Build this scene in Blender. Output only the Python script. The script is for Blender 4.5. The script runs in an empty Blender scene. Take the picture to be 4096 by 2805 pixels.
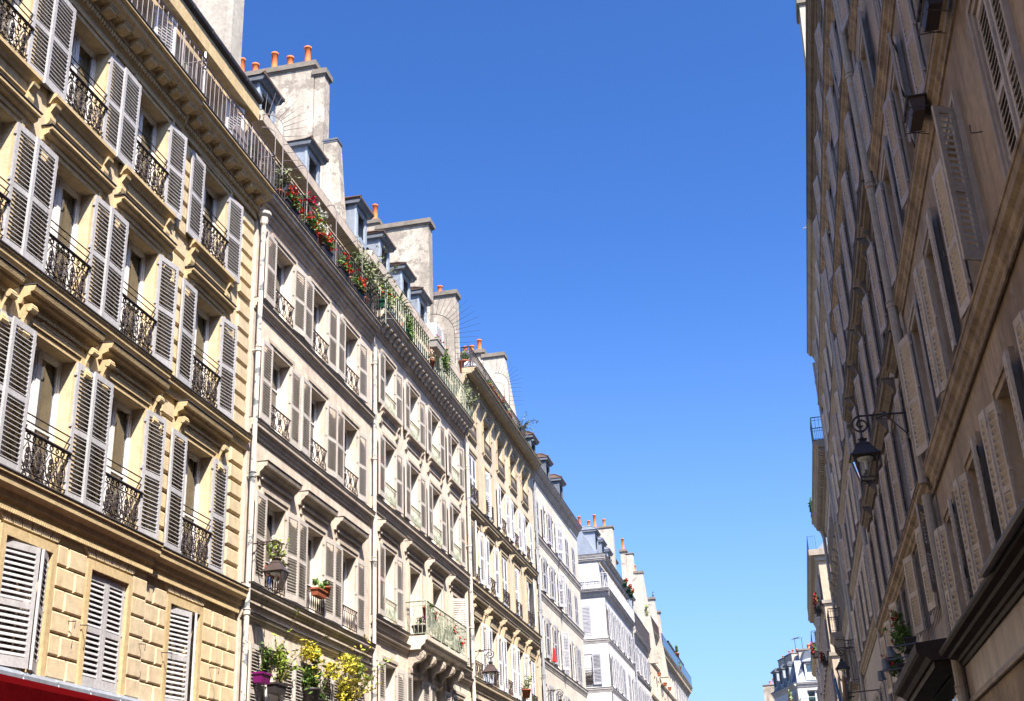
import bpy, math, random
from mathutils import Vector, Matrix
random.seed(7)
PI = math.pi
S = bpy.context.scene
COL = S.collection

# ------------------------------------------------------------------ camera
cam_d = bpy.data.cameras.new('camera'); cam = bpy.data.objects.new('camera', cam_d); COL.objects.link(cam)
cam_d.sensor_width = 36.0; cam_d.lens = 4882.778/4096*36.0
cam_d.clip_start = 0.1; cam_d.clip_end = 4000
CX = ((0.97486996, -0.12330944, -0.18553528), (0.2189087, 0.37575946, 0.90049087), (-0.04132239, -0.91847679, 0.39331012))
cam.matrix_world = Matrix(((CX[0][0], -CX[0][1], -CX[0][2], 0), (CX[1][0], -CX[1][1], -CX[1][2], 0), (CX[2][0], -CX[2][1], -CX[2][2], 1.6), (0, 0, 0, 1)))
S.camera = cam

# ------------------------------------------------------------------ sky, sun, exposure
SUN = Vector((0.60, -0.80, 1.28)).normalized()
elev = math.asin(SUN.z); azim = math.atan2(SUN.x, SUN.y)
w = bpy.data.worlds.new('World'); S.world = w; w.use_nodes = True
nt = w.node_tree; nt.nodes.clear()
wo = nt.nodes.new('ShaderNodeOutputWorld'); bg = nt.nodes.new('ShaderNodeBackground')
sky = nt.nodes.new('ShaderNodeTexSky'); sky.sky_type = 'NISHITA'; sky.sun_disc = False
sky.sun_elevation = elev; sky.sun_rotation = azim; sky.altitude = 100; sky.air_density = 1.0; sky.dust_density = 1.9; sky.ozone_density = 3.0
bg.inputs['Strength'].default_value = 0.078
hs = nt.nodes.new('ShaderNodeHueSaturation'); hs.inputs['Saturation'].default_value = 1.12; mu = nt.nodes.new('ShaderNodeVectorMath'); mu.operation = 'MULTIPLY'; mu.inputs[1].default_value = (0.84, 1.0, 1.19); nt.links.new(sky.outputs[0], hs.inputs['Color']); ga = nt.nodes.new('ShaderNodeGamma'); ga.inputs[1].default_value = 1.3; mv = nt.nodes.new('ShaderNodeVectorMath'); mv.operation = 'SCALE'; mv.inputs['Scale'].default_value = 0.69
nt.links.new(hs.outputs[0], mu.inputs[0]); nt.links.new(mu.outputs[0], ga.inputs[0]); nt.links.new(ga.outputs[0], mv.inputs[0]); tc = nt.nodes.new('ShaderNodeTexCoord'); sx = nt.nodes.new('ShaderNodeSeparateXYZ'); nt.links.new(tc.outputs['Generated'], sx.inputs[0])
mr = nt.nodes.new('ShaderNodeMapRange'); mr.inputs[1].default_value = 0.5; mr.inputs[2].default_value = 0.0; mr.inputs[3].default_value = 0.0; mr.inputs[4].default_value = 1.0; nt.links.new(sx.outputs[2], mr.inputs[0])
pw = nt.nodes.new('ShaderNodeMath'); pw.operation = 'POWER'; pw.inputs[1].default_value = 2.0; nt.links.new(mr.outputs[0], pw.inputs[0])
pm_ = nt.nodes.new('ShaderNodeMath'); pm_.operation = 'MULTIPLY'; pm_.inputs[1].default_value = 0.85; nt.links.new(pw.outputs[0], pm_.inputs[0])
mxs = nt.nodes.new('ShaderNodeMix'); mxs.data_type = 'RGBA'; mxs.inputs[7].default_value = (2.3, 3.1, 4.4, 1); nt.links.new(pm_.outputs[0], mxs.inputs[0]); nt.links.new(mv.outputs[0], mxs.inputs[6]); nt.links.new(mxs.outputs[2], bg.inputs[0]); nt.links.new(bg.outputs[0], wo.inputs[0])
sd = bpy.data.lights.new('sun', 'SUN'); sd.energy = 5.0; sd.angle = math.radians(0.5); sd.color = (1.0, 0.93, 0.83)
so = bpy.data.objects.new('sun', sd); COL.objects.link(so)
so.rotation_euler = SUN.to_track_quat('Z', 'Y').to_euler()
S.view_settings.view_transform = 'Standard'; S.view_settings.look = 'None'; S.view_settings.exposure = 1.5; S.view_settings.gamma = 1.0
S.cycles.diffuse_bounces = 2; S.cycles.max_bounces = 8; S.cycles.transparent_max_bounces = 8

# ------------------------------------------------------------------ materials
MATS = {}
def mat(name, col, rough=0.8, metal=0.0, var=None, vs=1.0, streak=0.0, bump=0.0, bs=30.0, col3=None, th=0.55, spec=0.3):
    """procedural paint / plaster: base colour, a second colour in noise patches, vertical streaks, fine bump"""
    if name in MATS: return MATS[name]
    m = bpy.data.materials.new(name); m.use_nodes = True; n = m.node_tree.nodes; l = m.node_tree.links
    p = n['Principled BSDF']; p.inputs['Roughness'].default_value = rough; p.inputs['Metallic'].default_value = metal
    if 'Specular IOR Level' in p.inputs: p.inputs['Specular IOR Level'].default_value = spec
    c = (*col, 1)
    p.inputs['Base Color'].default_value = c
    geo = n.new('ShaderNodeNewGeometry')
    last = None
    if var:
        mp = n.new('ShaderNodeMapping'); mp.inputs['Scale'].default_value = (vs, vs, vs*(1-0.55*bool(streak)))
        l.new(geo.outputs['Position'], mp.inputs[0])
        t = n.new('ShaderNodeTexNoise'); t.inputs['Scale'].default_value = 1.0; t.inputs['Detail'].default_value = 7; t.inputs['Roughness'].default_value = 0.62
        l.new(mp.outputs[0], t.inputs['Vector'])
        r = n.new('ShaderNodeValToRGB'); r.color_ramp.elements[0].position = 0.38; r.color_ramp.elements[1].position = 0.68
        l.new(t.outputs['Fac'], r.inputs[0])
        mx = n.new('ShaderNodeMix'); mx.data_type = 'RGBA'; mx.inputs[6].default_value = c; mx.inputs[7].default_value = (*var, 1)
        l.new(r.outputs[0], mx.inputs[0]); last = mx.outputs[2]
    if streak:
        mp = n.new('ShaderNodeMapping'); mp.inputs['Scale'].default_value = (7, 7, 0.5)
        l.new(geo.outputs['Position'], mp.inputs[0])
        t = n.new('ShaderNodeTexNoise'); t.inputs['Scale'].default_value = 1.0; t.inputs['Detail'].default_value = 5
        l.new(mp.outputs[0], t.inputs['Vector'])
        r = n.new('ShaderNodeValToRGB'); r.color_ramp.elements[0].position = 0.5; r.color_ramp.elements[1].position = 0.8
        l.new(t.outputs['Fac'], r.inputs[0])
        ml = n.new('ShaderNodeMath'); ml.operation = 'MULTIPLY'; ml.inputs[1].default_value = streak; l.new(r.outputs[0], ml.inputs[0])
        mx = n.new('ShaderNodeMix'); mx.data_type = 'RGBA'; mx.inputs[7].default_value = (col[0]*0.42, col[1]*0.38, col[2]*0.36, 1)
        if last: l.new(last, mx.inputs[6])
        else: mx.inputs[6].default_value = c
        l.new(ml.outputs[0], mx.inputs[0]); last = mx.outputs[2]
    if col3:
        t = n.new('ShaderNodeTexNoise'); t.inputs['Scale'].default_value = vs*1.7; t.inputs['Detail'].default_value = 9; t.inputs['Roughness'].default_value = 0.7
        mp = n.new('ShaderNodeMapping'); mp.inputs['Location'].default_value = (13, 5, 7); l.new(geo.outputs['Position'], mp.inputs[0]); l.new(mp.outputs[0], t.inputs['Vector'])
        r = n.new('ShaderNodeValToRGB'); r.color_ramp.elements[0].position = th; r.color_ramp.elements[1].position = th+0.03
        l.new(t.outputs['Fac'], r.inputs[0])
        mx = n.new('ShaderNodeMix'); mx.data_type = 'RGBA'; mx.inputs[7].default_value = (*col3, 1)
        if last: l.new(last, mx.inputs[6])
        else: mx.inputs[6].default_value = c
        l.new(r.outputs[0], mx.inputs[0]); last = mx.outputs[2]
    if last and var:
        # fine mottling so no surface is one flat tone
        t = n.new('ShaderNodeTexNoise'); t.inputs['Scale'].default_value = vs*9; t.inputs['Detail'].default_value = 6; l.new(geo.outputs['Position'], t.inputs['Vector'])
        r = n.new('ShaderNodeMapRange'); r.inputs[1].default_value = 0.3; r.inputs[2].default_value = 0.7; r.inputs[3].default_value = 0.84; r.inputs[4].default_value = 1.10; l.new(t.outputs['Fac'], r.inputs[0])
        v = n.new('ShaderNodeVectorMath'); v.operation = 'SCALE'; l.new(last, v.inputs[0]); l.new(r.outputs[0], v.inputs['Scale']); last = v.outputs[0]
    if last: l.new(last, p.inputs['Base Color'])
    if bump:
        t = n.new('ShaderNodeTexNoise'); t.inputs['Scale'].default_value = bs; t.inputs['Detail'].default_value = 4
        l.new(geo.outputs['Position'], t.inputs['Vector'])
        b = n.new('ShaderNodeBump'); b.inputs['Strength'].default_value = bump; b.inputs['Distance'].default_value = 0.02
        l.new(t.outputs['Fac'], b.inputs['Height']); l.new(b.outputs[0], p.inputs['Normal'])
    MATS[name] = m
    return m

def glass_mat(name, tint, ior=1.6):
    m = bpy.data.materials.new(name); m.use_nodes = True; n = m.node_tree.nodes; l = m.node_tree.links; n.clear()
    o = n.new('ShaderNodeOutputMaterial'); mx = n.new('ShaderNodeMixShader'); f = n.new('ShaderNodeFresnel'); f.inputs[0].default_value = ior
    t = n.new('ShaderNodeBsdfTransparent'); t.inputs[0].default_value = (*tint, 1); g = n.new('ShaderNodeBsdfGlossy'); g.inputs['Roughness'].default_value = 0.03
    geo = n.new('ShaderNodeNewGeometry'); tn = n.new('ShaderNodeTexNoise'); tn.inputs['Scale'].default_value = 1.5; b = n.new('ShaderNodeBump'); b.inputs['Strength'].default_value = 0.12; b.inputs['Distance'].default_value = 0.05
    l.new(geo.outputs['Position'], tn.inputs['Vector']); l.new(tn.outputs['Fac'], b.inputs['Height']); l.new(b.outputs[0], g.inputs['Normal'])
    l.new(f.outputs[0], mx.inputs[0]); l.new(t.outputs[0], mx.inputs[1]); l.new(g.outputs[0], mx.inputs[2]); l.new(mx.outputs[0], o.inputs[0])
    return m

yellow = mat('yellow_stone', (0.58, 0.45, 0.27), 0.85, var=(0.49, 0.40, 0.28), vs=0.8, streak=0.35, bump=0.25, bs=40)
yellow2 = mat('yellow_stone_trim', (0.52, 0.39, 0.21), 0.85, var=(0.42, 0.31, 0.17), vs=1.6, streak=0.4, bump=0.2, bs=50)
pink = mat('pinkish_plaster', (0.62, 0.52, 0.42), 0.85, var=(0.50, 0.415, 0.34), vs=0.7, streak=0.45, bump=0.2, bs=40)
pink2 = mat('pinkish_trim', (0.50, 0.42, 0.34), 0.85, var=(0.36, 0.295, 0.24), vs=1.5, streak=0.55, bump=0.2, bs=40)
pink3 = mat('greige_plaster', (0.66, 0.57, 0.46), 0.85, var=(0.57, 0.49, 0.40), vs=0.7, streak=0.35, bump=0.2, bs=40)
cream = mat('ochre_cream_plaster', (0.60, 0.505, 0.375), 0.85, var=(0.50, 0.415, 0.31), vs=0.6, streak=0.3, bump=0.2, bs=40)
cream2 = mat('ochre_trim', (0.46, 0.37, 0.245), 0.85, var=(0.36, 0.285, 0.19), vs=1.5, streak=0.5, bump=0.2)
offw = mat('off_white_plaster', (0.59, 0.53, 0.45), 0.85, var=(0.50, 0.45, 0.38), vs=0.4, streak=0.15, bump=0.1)
offw2 = mat('off_white_trim', (0.50, 0.45, 0.40), 0.85, var=(0.36, 0.32, 0.28), vs=1.5, streak=0.5)
white = mat('white_plaster', (0.55, 0.53, 0.515), 0.85, var=(0.48, 0.455, 0.435), vs=0.4, streak=0.1, bump=0.1)
white2 = mat('white_trim', (0.46, 0.42, 0.39), 0.85, var=(0.36, 0.325, 0.30), vs=1.2, streak=0.3)
sand = mat('sand_stone', (0.62, 0.53, 0.41), 0.85, var=(0.52, 0.43, 0.32), vs=0.6, streak=0.3)
sand2 = mat('sand_trim', (0.48, 0.39, 0.28), 0.85, var=(0.36, 0.29, 0.2), vs=1.5, streak=0.4)
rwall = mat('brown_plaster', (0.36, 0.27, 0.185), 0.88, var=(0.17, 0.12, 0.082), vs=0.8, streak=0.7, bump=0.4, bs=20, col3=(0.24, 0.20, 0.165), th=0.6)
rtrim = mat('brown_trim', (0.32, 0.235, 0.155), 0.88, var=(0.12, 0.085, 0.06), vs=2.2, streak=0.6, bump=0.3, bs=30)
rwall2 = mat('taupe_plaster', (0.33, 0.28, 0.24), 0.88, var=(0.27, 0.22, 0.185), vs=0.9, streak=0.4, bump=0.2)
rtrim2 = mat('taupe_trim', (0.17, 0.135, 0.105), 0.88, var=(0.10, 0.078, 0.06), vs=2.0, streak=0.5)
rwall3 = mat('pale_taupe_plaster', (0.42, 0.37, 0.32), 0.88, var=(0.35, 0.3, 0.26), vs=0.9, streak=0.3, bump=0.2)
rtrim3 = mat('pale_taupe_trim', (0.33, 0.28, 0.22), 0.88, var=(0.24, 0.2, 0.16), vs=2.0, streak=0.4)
peach = mat('peach_render', (0.44, 0.345, 0.25), 0.85, var=(0.38, 0.29, 0.205), vs=0.7, streak=0.25, bump=0.15)
stack = mat('weathered_stack_render', (0.50, 0.44, 0.36), 0.9, var=(0.22, 0.185, 0.15), vs=1.1, streak=0.6, bump=0.5, bs=12, col3=(0.25, 0.215, 0.175), th=0.515)
stackw = mat('white_stack_render', (0.43, 0.39, 0.33), 0.9, var=(0.33, 0.295, 0.25), vs=0.9, streak=0.5, bump=0.4, bs=12, col3=(0.24, 0.21, 0.18), th=0.62)
stackb = mat('brown_stack_render', (0.30, 0.24, 0.19), 0.9, var=(0.38, 0.31, 0.25), vs=0.9, bump=0.3)
stackcap = mat('sooty_stack_cap', (0.20, 0.17, 0.14), 0.9, var=(0.14, 0.12, 0.10), vs=3.0, bump=0.3)
terra = mat('terracotta', (0.62, 0.17, 0.05), 0.8, var=(0.48, 0.12, 0.04), vs=5.0)
terrab = mat('terracotta_planter', (0.30, 0.085, 0.035), 0.75, var=(0.22, 0.06, 0.03), vs=6.0)
shutg = mat('grey_shutter_paint', (0.41, 0.395, 0.40), 0.55, var=(0.35, 0.335, 0.335), vs=2.5, streak=0.25)
shutb = mat('beige_shutter_paint', (0.50, 0.45, 0.40), 0.6, var=(0.42, 0.37, 0.325), vs=2.5)
shutw = mat('white_shutter_paint', (0.70, 0.70, 0.74), 0.55, var=(0.64, 0.64, 0.68), vs=2.5)
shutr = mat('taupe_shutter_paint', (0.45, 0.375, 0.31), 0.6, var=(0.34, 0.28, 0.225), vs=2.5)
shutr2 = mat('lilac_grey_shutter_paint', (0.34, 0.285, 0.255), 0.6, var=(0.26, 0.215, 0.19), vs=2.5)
shutw2 = mat('cool_grey_shutter_paint', (0.38, 0.375, 0.40), 0.55, var=(0.31, 0.305, 0.33), vs=2.5)
framem = mat('window_frame_paint', (0.66, 0.64, 0.62), 0.5, var=(0.58, 0.55, 0.54), vs=3.0)
framed = mat('dark_frame_paint', (0.10, 0.08, 0.07), 0.5)
iron = mat('wrought_iron', (0.055, 0.045, 0.048), 0.5, metal=0.2, var=(0.05, 0.035, 0.03), vs=9.0)
ironb = mat('brown_lantern_paint', (0.075, 0.052, 0.048), 0.4, metal=0.2, var=(0.055, 0.04, 0.036), vs=6.0)
railg = mat('grey_railing_paint', (0.24, 0.21, 0.21), 0.5, var=(0.17, 0.14, 0.14), vs=6.0)
railgr = mat('pale_green_railing_paint', (0.42, 0.44, 0.34), 0.6, var=(0.12, 0.14, 0.10), vs=7.0)
railt = mat('teal_railing_paint', (0.10, 0.20, 0.19), 0.6, var=(0.06, 0.11, 0.11), vs=6.0)
railw = mat('pale_grey_railing_paint', (0.55, 0.53, 0.54), 0.6)
lead = mat('lead_flashing', (0.055, 0.048, 0.05), 0.6, metal=0.3, var=(0.11, 0.10, 0.10), vs=2.0)
zinc = mat('zinc_sheet', (0.30, 0.33, 0.38), 0.45, metal=0.35, var=(0.24, 0.26, 0.30), vs=1.2, streak=0.2)
zincd = mat('dark_zinc', (0.12, 0.13, 0.15), 0.5, metal=0.35, var=(0.16, 0.17, 0.19), vs=1.2)
bluef = mat('pale_blue_dormer_paint', (0.30, 0.34, 0.39), 0.6, var=(0.23, 0.26, 0.30), vs=2.0)
tile = mat('brown_roof_tile', (0.13, 0.085, 0.065), 0.85, var=(0.07, 0.05, 0.04), vs=4.0, bump=0.5, bs=14)
slate = mat('slate_roof', (0.07, 0.08, 0.105), 0.5, var=(0.11, 0.12, 0.15), vs=5.0)
pipew = mat('peeling_white_pipe_paint', (0.60, 0.54, 0.47), 0.6, var=(0.50, 0.44, 0.38), vs=2.0, col3=(0.15, 0.16, 0.17), th=0.55)
pipeg = mat('grey_pipe_paint', (0.28, 0.29, 0.31), 0.55, var=(0.22, 0.23, 0.25), vs=2.0)
piper = mat('beige_pipe_paint', (0.36, 0.30, 0.23), 0.6, var=(0.29, 0.235, 0.18), vs=1.5, col3=(0.42, 0.17, 0.03), th=0.63)
pipet = mat('taupe_pipe_paint', (0.34, 0.30, 0.27), 0.6, var=(0.28, 0.25, 0.22), vs=2)
dark = mat('dark_room', (0.07, 0.065, 0.06), 0.9)
curtain = mat('curtain_cloth', (0.72, 0.68, 0.42), 0.95, var=(0.60, 0.60, 0.40), vs=2.0)
curtainw = mat('white_curtain_cloth', (0.80, 0.78, 0.70), 0.95)
glass = glass_mat('window_glass', (0.82, 0.90, 0.85), 2.8)
lglass = glass_mat('lantern_glass', (0.82, 0.84, 0.86), 1.45)
bglass = glass_mat('balcony_glass', (0.62, 0.78, 0.76), 1.8)
awn = mat('red_awning_cloth', (0.045, 0.0015, 0.002), 0.9, var=(0.06, 0.002, 0.003), vs=3.0, spec=0.0)
redcloth = mat('red_cloth', (0.75, 0.02, 0.02), 0.8)
leafg = mat('green_leaf', (0.10, 0.17, 0.03), 0.7, var=(0.05, 0.10, 0.02), vs=9.0)
leafd = mat('dark_green_leaf', (0.035, 0.075, 0.02), 0.7, var=(0.06, 0.11, 0.025), vs=9.0)
leafy = mat('yellow_leaf', (0.50, 0.40, 0.03), 0.7, var=(0.26, 0.27, 0.03), vs=7.0)
leafl = mat('lime_leaf', (0.24, 0.30, 0.045), 0.7, var=(0.12, 0.18, 0.03), vs=7.0)
leafo = mat('olive_leaf', (0.22, 0.25, 0.13), 0.7, var=(0.12, 0.15, 0.07), vs=9.0)
redf = mat('red_petal', (0.55, 0.02, 0.012), 0.6, var=(0.65, 0.06, 0.02), vs=9.0)
darkred = mat('dark_red_petal', (0.30, 0.012, 0.02), 0.6)
whitef = mat('white_petal', (0.8, 0.8, 0.74), 0.6)
magf = mat('magenta_plastic', (0.12, 0.004, 0.08), 0.4)
woodb = mat('twig_bark', (0.12, 0.08, 0.05), 0.9)
plast = mat('dark_planter_plastic', (0.035, 0.028, 0.028), 0.5)
stonep = mat('concrete_planter', (0.32, 0.29, 0.26), 0.9)
greenp = mat('green_plastic', (0.008, 0.06, 0.035), 0.4)
bluep = mat('blue_plastic', (0.02, 0.07, 0.35), 0.4)
asphalt = mat('asphalt', (0.05, 0.05, 0.052), 0.9, var=(0.065, 0.063, 0.06), vs=1.5, bump=0.4)
paving = mat('pavement_stone', (0.17, 0.165, 0.15), 0.9, var=(0.2, 0.19, 0.18), vs=1.5, bump=0.3)
shopb = mat('shop_dark_paint', (0.05, 0.036, 0.028), 0.6, var=(0.028, 0.02, 0.016), vs=2.0, streak=0.5, bump=0.2, spec=0.05)
cabl = mat('black_cable', (0.02, 0.02, 0.02), 0.6)

# ------------------------------------------------------------------ mesh helpers  (facade space: x along the wall, d out of it, z up)
class MB:
    def __init__(s): s.v = []; s.f = []; s.m = []; s.cur = 0
    def quad(s, a, b, c, d):
        i = len(s.v); s.v += [a, b, c, d]; s.f.append((i, i+1, i+2, i+3)); s.m.append(s.cur)
    def face(s, pts):
        i = len(s.v); s.v += pts; s.f.append(tuple(range(i, i+len(pts)))); s.m.append(s.cur)
    def box(s, x0, x1, d0, d1, z0, z1):
        """box in facade space; d is outwards"""
        y0, y1 = -d1, -d0; i = len(s.v)
        s.v += [(x0, y0, z0), (x1, y0, z0), (x1, y1, z0), (x0, y1, z0), (x0, y0, z1), (x1, y0, z1), (x1, y1, z1), (x0, y1, z1)]
        s.f += [(i, i+3, i+2, i+1), (i+4, i+5, i+6, i+7), (i, i+1, i+5, i+4), (i+1, i+2, i+6, i+5), (i+2, i+3, i+7, i+6), (i+3, i, i+4, i+7)]
        s.m += [s.cur]*6
    def cbox(s, x0, x1, d0, d1, z0, z1, c=0.015):
        """block whose outer face is chamfered on its four edges"""
        i = len(s.v); y1 = -d0; ym = -(d1-c); y0 = -d1
        s.v += [(x0, y1, z0), (x1, y1, z0), (x1, y1, z1), (x0, y1, z1), (x0, ym, z0), (x1, ym, z0), (x1, ym, z1), (x0, ym, z1), (x0+c, y0, z0+c), (x1-c, y0, z0+c), (x1-c, y0, z1-c), (x0+c, y0, z1-c)]
        for a in range(4):
            b = (a+1) % 4; s.f.append((i+a, i+b, i+4+b, i+4+a)); s.f.append((i+4+a, i+4+b, i+8+b, i+8+a)); s.m += [s.cur]*2
        s.f.append((i+8, i+9, i+10, i+11)); s.m.append(s.cur)
    def prism(s, prof, x0, x1):
        """profile [(d,z)] extruded along x, with end caps"""
        n = len(prof); i = len(s.v)
        for x in (x0, x1): s.v += [(x, -d, z) for d, z in prof]
        for k in range(n):
            j = (k+1) % n; s.f.append((i+k, i+j, i+n+j, i+n+k)); s.m.append(s.cur)
        s.f.append(tuple(range(i+n-1, i-1, -1))); s.f.append(tuple(range(i+n, i+2*n))); s.m += [s.cur]*2
    def slab(s, poly, d0, d1):
        """polygon [(x,z)] extruded in d"""
        n = len(poly); i = len(s.v)
        for d in (d0, d1): s.v += [(x, -d, z) for x, z in poly]
        for k in range(n):
            j = (k+1) % n; s.f.append((i+k, i+j, i+n+j, i+n+k)); s.m.append(s.cur)
        s.f.append(tuple(range(i+n-1, i-1, -1))); s.f.append(tuple(range(i+n, i+2*n))); s.m += [s.cur]*2
    def tube(s, pts, r, n=6, cap=True):
        pts = [Vector(p) for p in pts]; i = len(s.v); rr = r if isinstance(r, (list, tuple)) else [r]*len(pts)
        for k, p in enumerate(pts):
            t = (pts[min(k+1, len(pts)-1)]-pts[max(k-1, 0)]).normalized()
            u = t.cross(Vector((0, 0, 1)) if abs(t.z) < 0.9 else Vector((1, 0, 0))).normalized(); v = t.cross(u)
            s.v += [tuple(p+(u*math.cos(2*PI*a/n)+v*math.sin(2*PI*a/n))*rr[k]) for a in range(n)]
        for k in range(len(pts)-1):
            for a in range(n):
                b = (a+1) % n; s.f.append((i+k*n+a, i+k*n+b, i+(k+1)*n+b, i+(k+1)*n+a)); s.m.append(s.cur)
        if cap:
            s.f.append(tuple(range(i+n-1, i-1, -1))); s.f.append(tuple(range(i+(len(pts)-1)*n, i+len(pts)*n))); s.m += [s.cur]*2
    def bar(s, a, b, t=0.012, n=4): s.tube([a, b], t, n)
    def lathe(s, prof, c=(0, 0, 0), n=12):
        i = len(s.v)
        for r, z in prof: s.v += [(c[0]+r*math.cos(2*PI*a/n), c[1]+r*math.sin(2*PI*a/n), c[2]+z) for a in range(n)]
        for k in range(len(prof)-1):
            for a in range(n):
                b = (a+1) % n; s.f.append((i+k*n+a, i+k*n+b, i+(k+1)*n+b, i+(k+1)*n+a)); s.m.append(s.cur)
    def frustum(s, c, w0, d0, w1, d1, z0, z1):
        i = len(s.v)
        for w_, dd, z in ((w0, d0, z0), (w1, d1, z1)):
            s.v += [(c[0]-w_/2, c[1]-dd/2, z), (c[0]+w_/2, c[1]-dd/2, z), (c[0]+w_/2, c[1]+dd/2, z), (c[0]-w_/2, c[1]+dd/2, z)]
        s.f += [(i+3, i+2, i+1, i), (i+4, i+5, i+6, i+7)]+[(i+k, i+(k+1) % 4, i+4+(k+1) % 4, i+4+k) for k in range(4)]; s.m += [s.cur]*6
    def mesh(s, name, mats, smooth=False):
        me = bpy.data.meshes.new(name); me.from_pydata(s.v, [], s.f)
        for m in (mats if isinstance(mats, (list, tuple)) else [mats]): me.materials.append(m)
        if isinstance(mats, (list, tuple)) and len(mats) > 1: me.polygons.foreach_set('material_index', s.m)
        if smooth: me.polygons.foreach_set('use_smooth', [True]*len(s.f))
        me.update(); return me

def link(name, data, parent=None, loc=(0, 0, 0), rz=0.0):
    o = bpy.data.objects.new(name, data); COL.objects.link(o); o.location = loc; o.rotation_euler = (0, 0, rz)
    if parent: o.parent = parent
    return o
def tag(o, label=None, cat=None, group=None, kind=None):
    if label: o['label'] = label
    if cat: o['category'] = cat
    if group: o['group'] = group
    if kind: o['kind'] = kind
    return o
def struct(name, mb, m): return tag(link(name, mb.mesh(name, m)), kind='structure')

# ------------------------------------------------------------------ shared part meshes
CACHE = {}
def cached(key, fn):
    if key not in CACHE: CACHE[key] = fn()
    return CACHE[key]

def shutter_mesh(w_, h, side, m, pitch=0.052, stile=0.065, rails=(0.5,), flip=0.0):
    """louvred leaf, origin on the hinge; side +1 leaf runs to +x when closed; outside face at -y"""
    key = ('sh', round(w_, 2), round(h, 2), side, m.name, pitch, rails, flip)
    def make():
        b = MB(); sx = side; t = 0.036
        def bx(xa, xb, z0, z1, t0=0.0, t1=t):
            a, c = sorted((xa*sx, xb*sx)); b.box(a, c, t0, t1, z0, z1)
        bx(0, stile, 0, h); bx(w_-stile, w_, 0, h)
        rz = [0, *[r*h for r in rails], h]
        b_rail, t_rail, m_rail = 0.13, 0.09, 0.08
        bx(stile, w_-stile, 0, b_rail, 0.002, t-0.002); bx(stile, w_-stile, h-t_rail, h, 0.002, t-0.002)
        secs = []; lo = b_rail
        for r in rails:
            bx(stile, w_-stile, r*h-m_rail/2, r*h+m_rail/2, 0.002, t-0.002); secs.append((lo, r*h-m_rail/2)); lo = r*h+m_rail/2
        secs.append((lo, h-t_rail))
        for lo, hi in secs:
            n = max(2, int((hi-lo)/pitch)); st = (hi-lo)/n
            for k in range(n):
                zc = lo+(k+0.5)*st; a, c = sorted(((stile-0.004)*sx, (w_-stile+0.004)*sx)); hh = st*0.32
                # inside edge high, outside edge low
                e = 0.006
                if flip: e = 0.0055; hh = flip; b.prism([(0.001, zc-hh-e), (0.001, zc-hh+e), (t-0.001, zc+hh+e), (t-0.001, zc+hh-e)], a, c)
                else: b.prism([(0.001, zc+hh-e), (0.001, zc+hh+e), (t-0.001, zc-hh+e), (t-0.001, zc-hh-e)], a, c)
        # hinge straps
        for zz in (0.12*h, 0.52*h, 0.9*h):
            a, c = sorted((-0.02*sx, 0.025*sx)); b.box(a, c, 0.004, t+0.008, zz, zz+0.05)
        return b.mesh('shutter', m)
    return cached(key, make)

def frame_mesh(w_, h, m, trans=(0.36, 0.68), recess=0.24):
    """casement frame, origin at lower left of opening"""
    def make():
        b = MB(); f = 0.055; d0, d1 = -recess-0.05, -recess
        b.box(0, f, d0, d1+0.01, 0, h); b.box(w_-f, w_, d0, d1+0.01, 0, h); b.box(f, w_-f, d0, d1+0.01, h-f, h); b.box(f, w_-f, d0, d1+0.012, 0, f*1.5)
        c = w_/2
        b.box(c-0.045, c+0.045, d0+0.005, d1+0.02, f*1.5, h-f)
        for xa, xb in ((f, c-0.045), (c+0.045, w_-f)):
            b.box(xa, xa+0.035, d0+0.01, d1, f*1.5, h-f); b.box(xb-0.035, xb, d0+0.01, d1, f*1.5, h-f)
            b.box(xa+0.035, xb-0.035, d0+0.01, d1, f*1.5, f*1.5+0.06); b.box(xa+0.035, xb-0.035, d0+0.01, d1, h-f-0.04, h-f)
            for t in trans: b.box(xa+0.035, xb-0.035, d0+0.012, d1+0.002, t*h-0.015, t*h+0.015)
        return b.mesh('window', m)
    return cached(('fr', round(w_, 2), round(h, 2), m.name, trans, recess), make)
def pane_mesh(w_, h, recess=0.24):
    def make():
        b = MB(); d = -recess-0.025
        for xa, xb in ((0.09, w_/2-0.08), (w_/2+0.08, w_-0.09)): b.quad((xa, -d, 0.14), (xb, -d, 0.14), (xb, -d, h-0.095), (xa, -d, h-0.095))
        return b.mesh('pane', glass)
    return cached(('pa', round(w_, 2), round(h, 2), recess), make)
def curtain_mesh(w_, h, kind, recess=0.24):
    def make():
        b = MB(); y0 = recess+0.09
        spans = {0: ((0.04, w_*0.36), (w_*0.64, w_-0.04)), 1: ((0.04, w_*0.48), (w_*0.52, w_-0.04)), 2: ((w_*0.55, w_-0.04),)}[kind]
        for xa, xb in spans:
            n = max(4, int((xb-xa)/0.04)); prev = None
            for k in range(n+1):
                x = xa+(xb-xa)*k/n; y = y0+0.02*math.sin(k*1.9)
                if prev: b.quad((prev[0], prev[1], 0.05), (x, y, 0.05), (x, y, h-0.04), (prev[0], prev[1], h-0.04))
                prev = (x, y)
        return b.mesh('curtain', curtain if kind != 1 else curtainw)
    return cached(('cu', round(w_, 2), round(h, 2), kind, recess), make)

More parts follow.
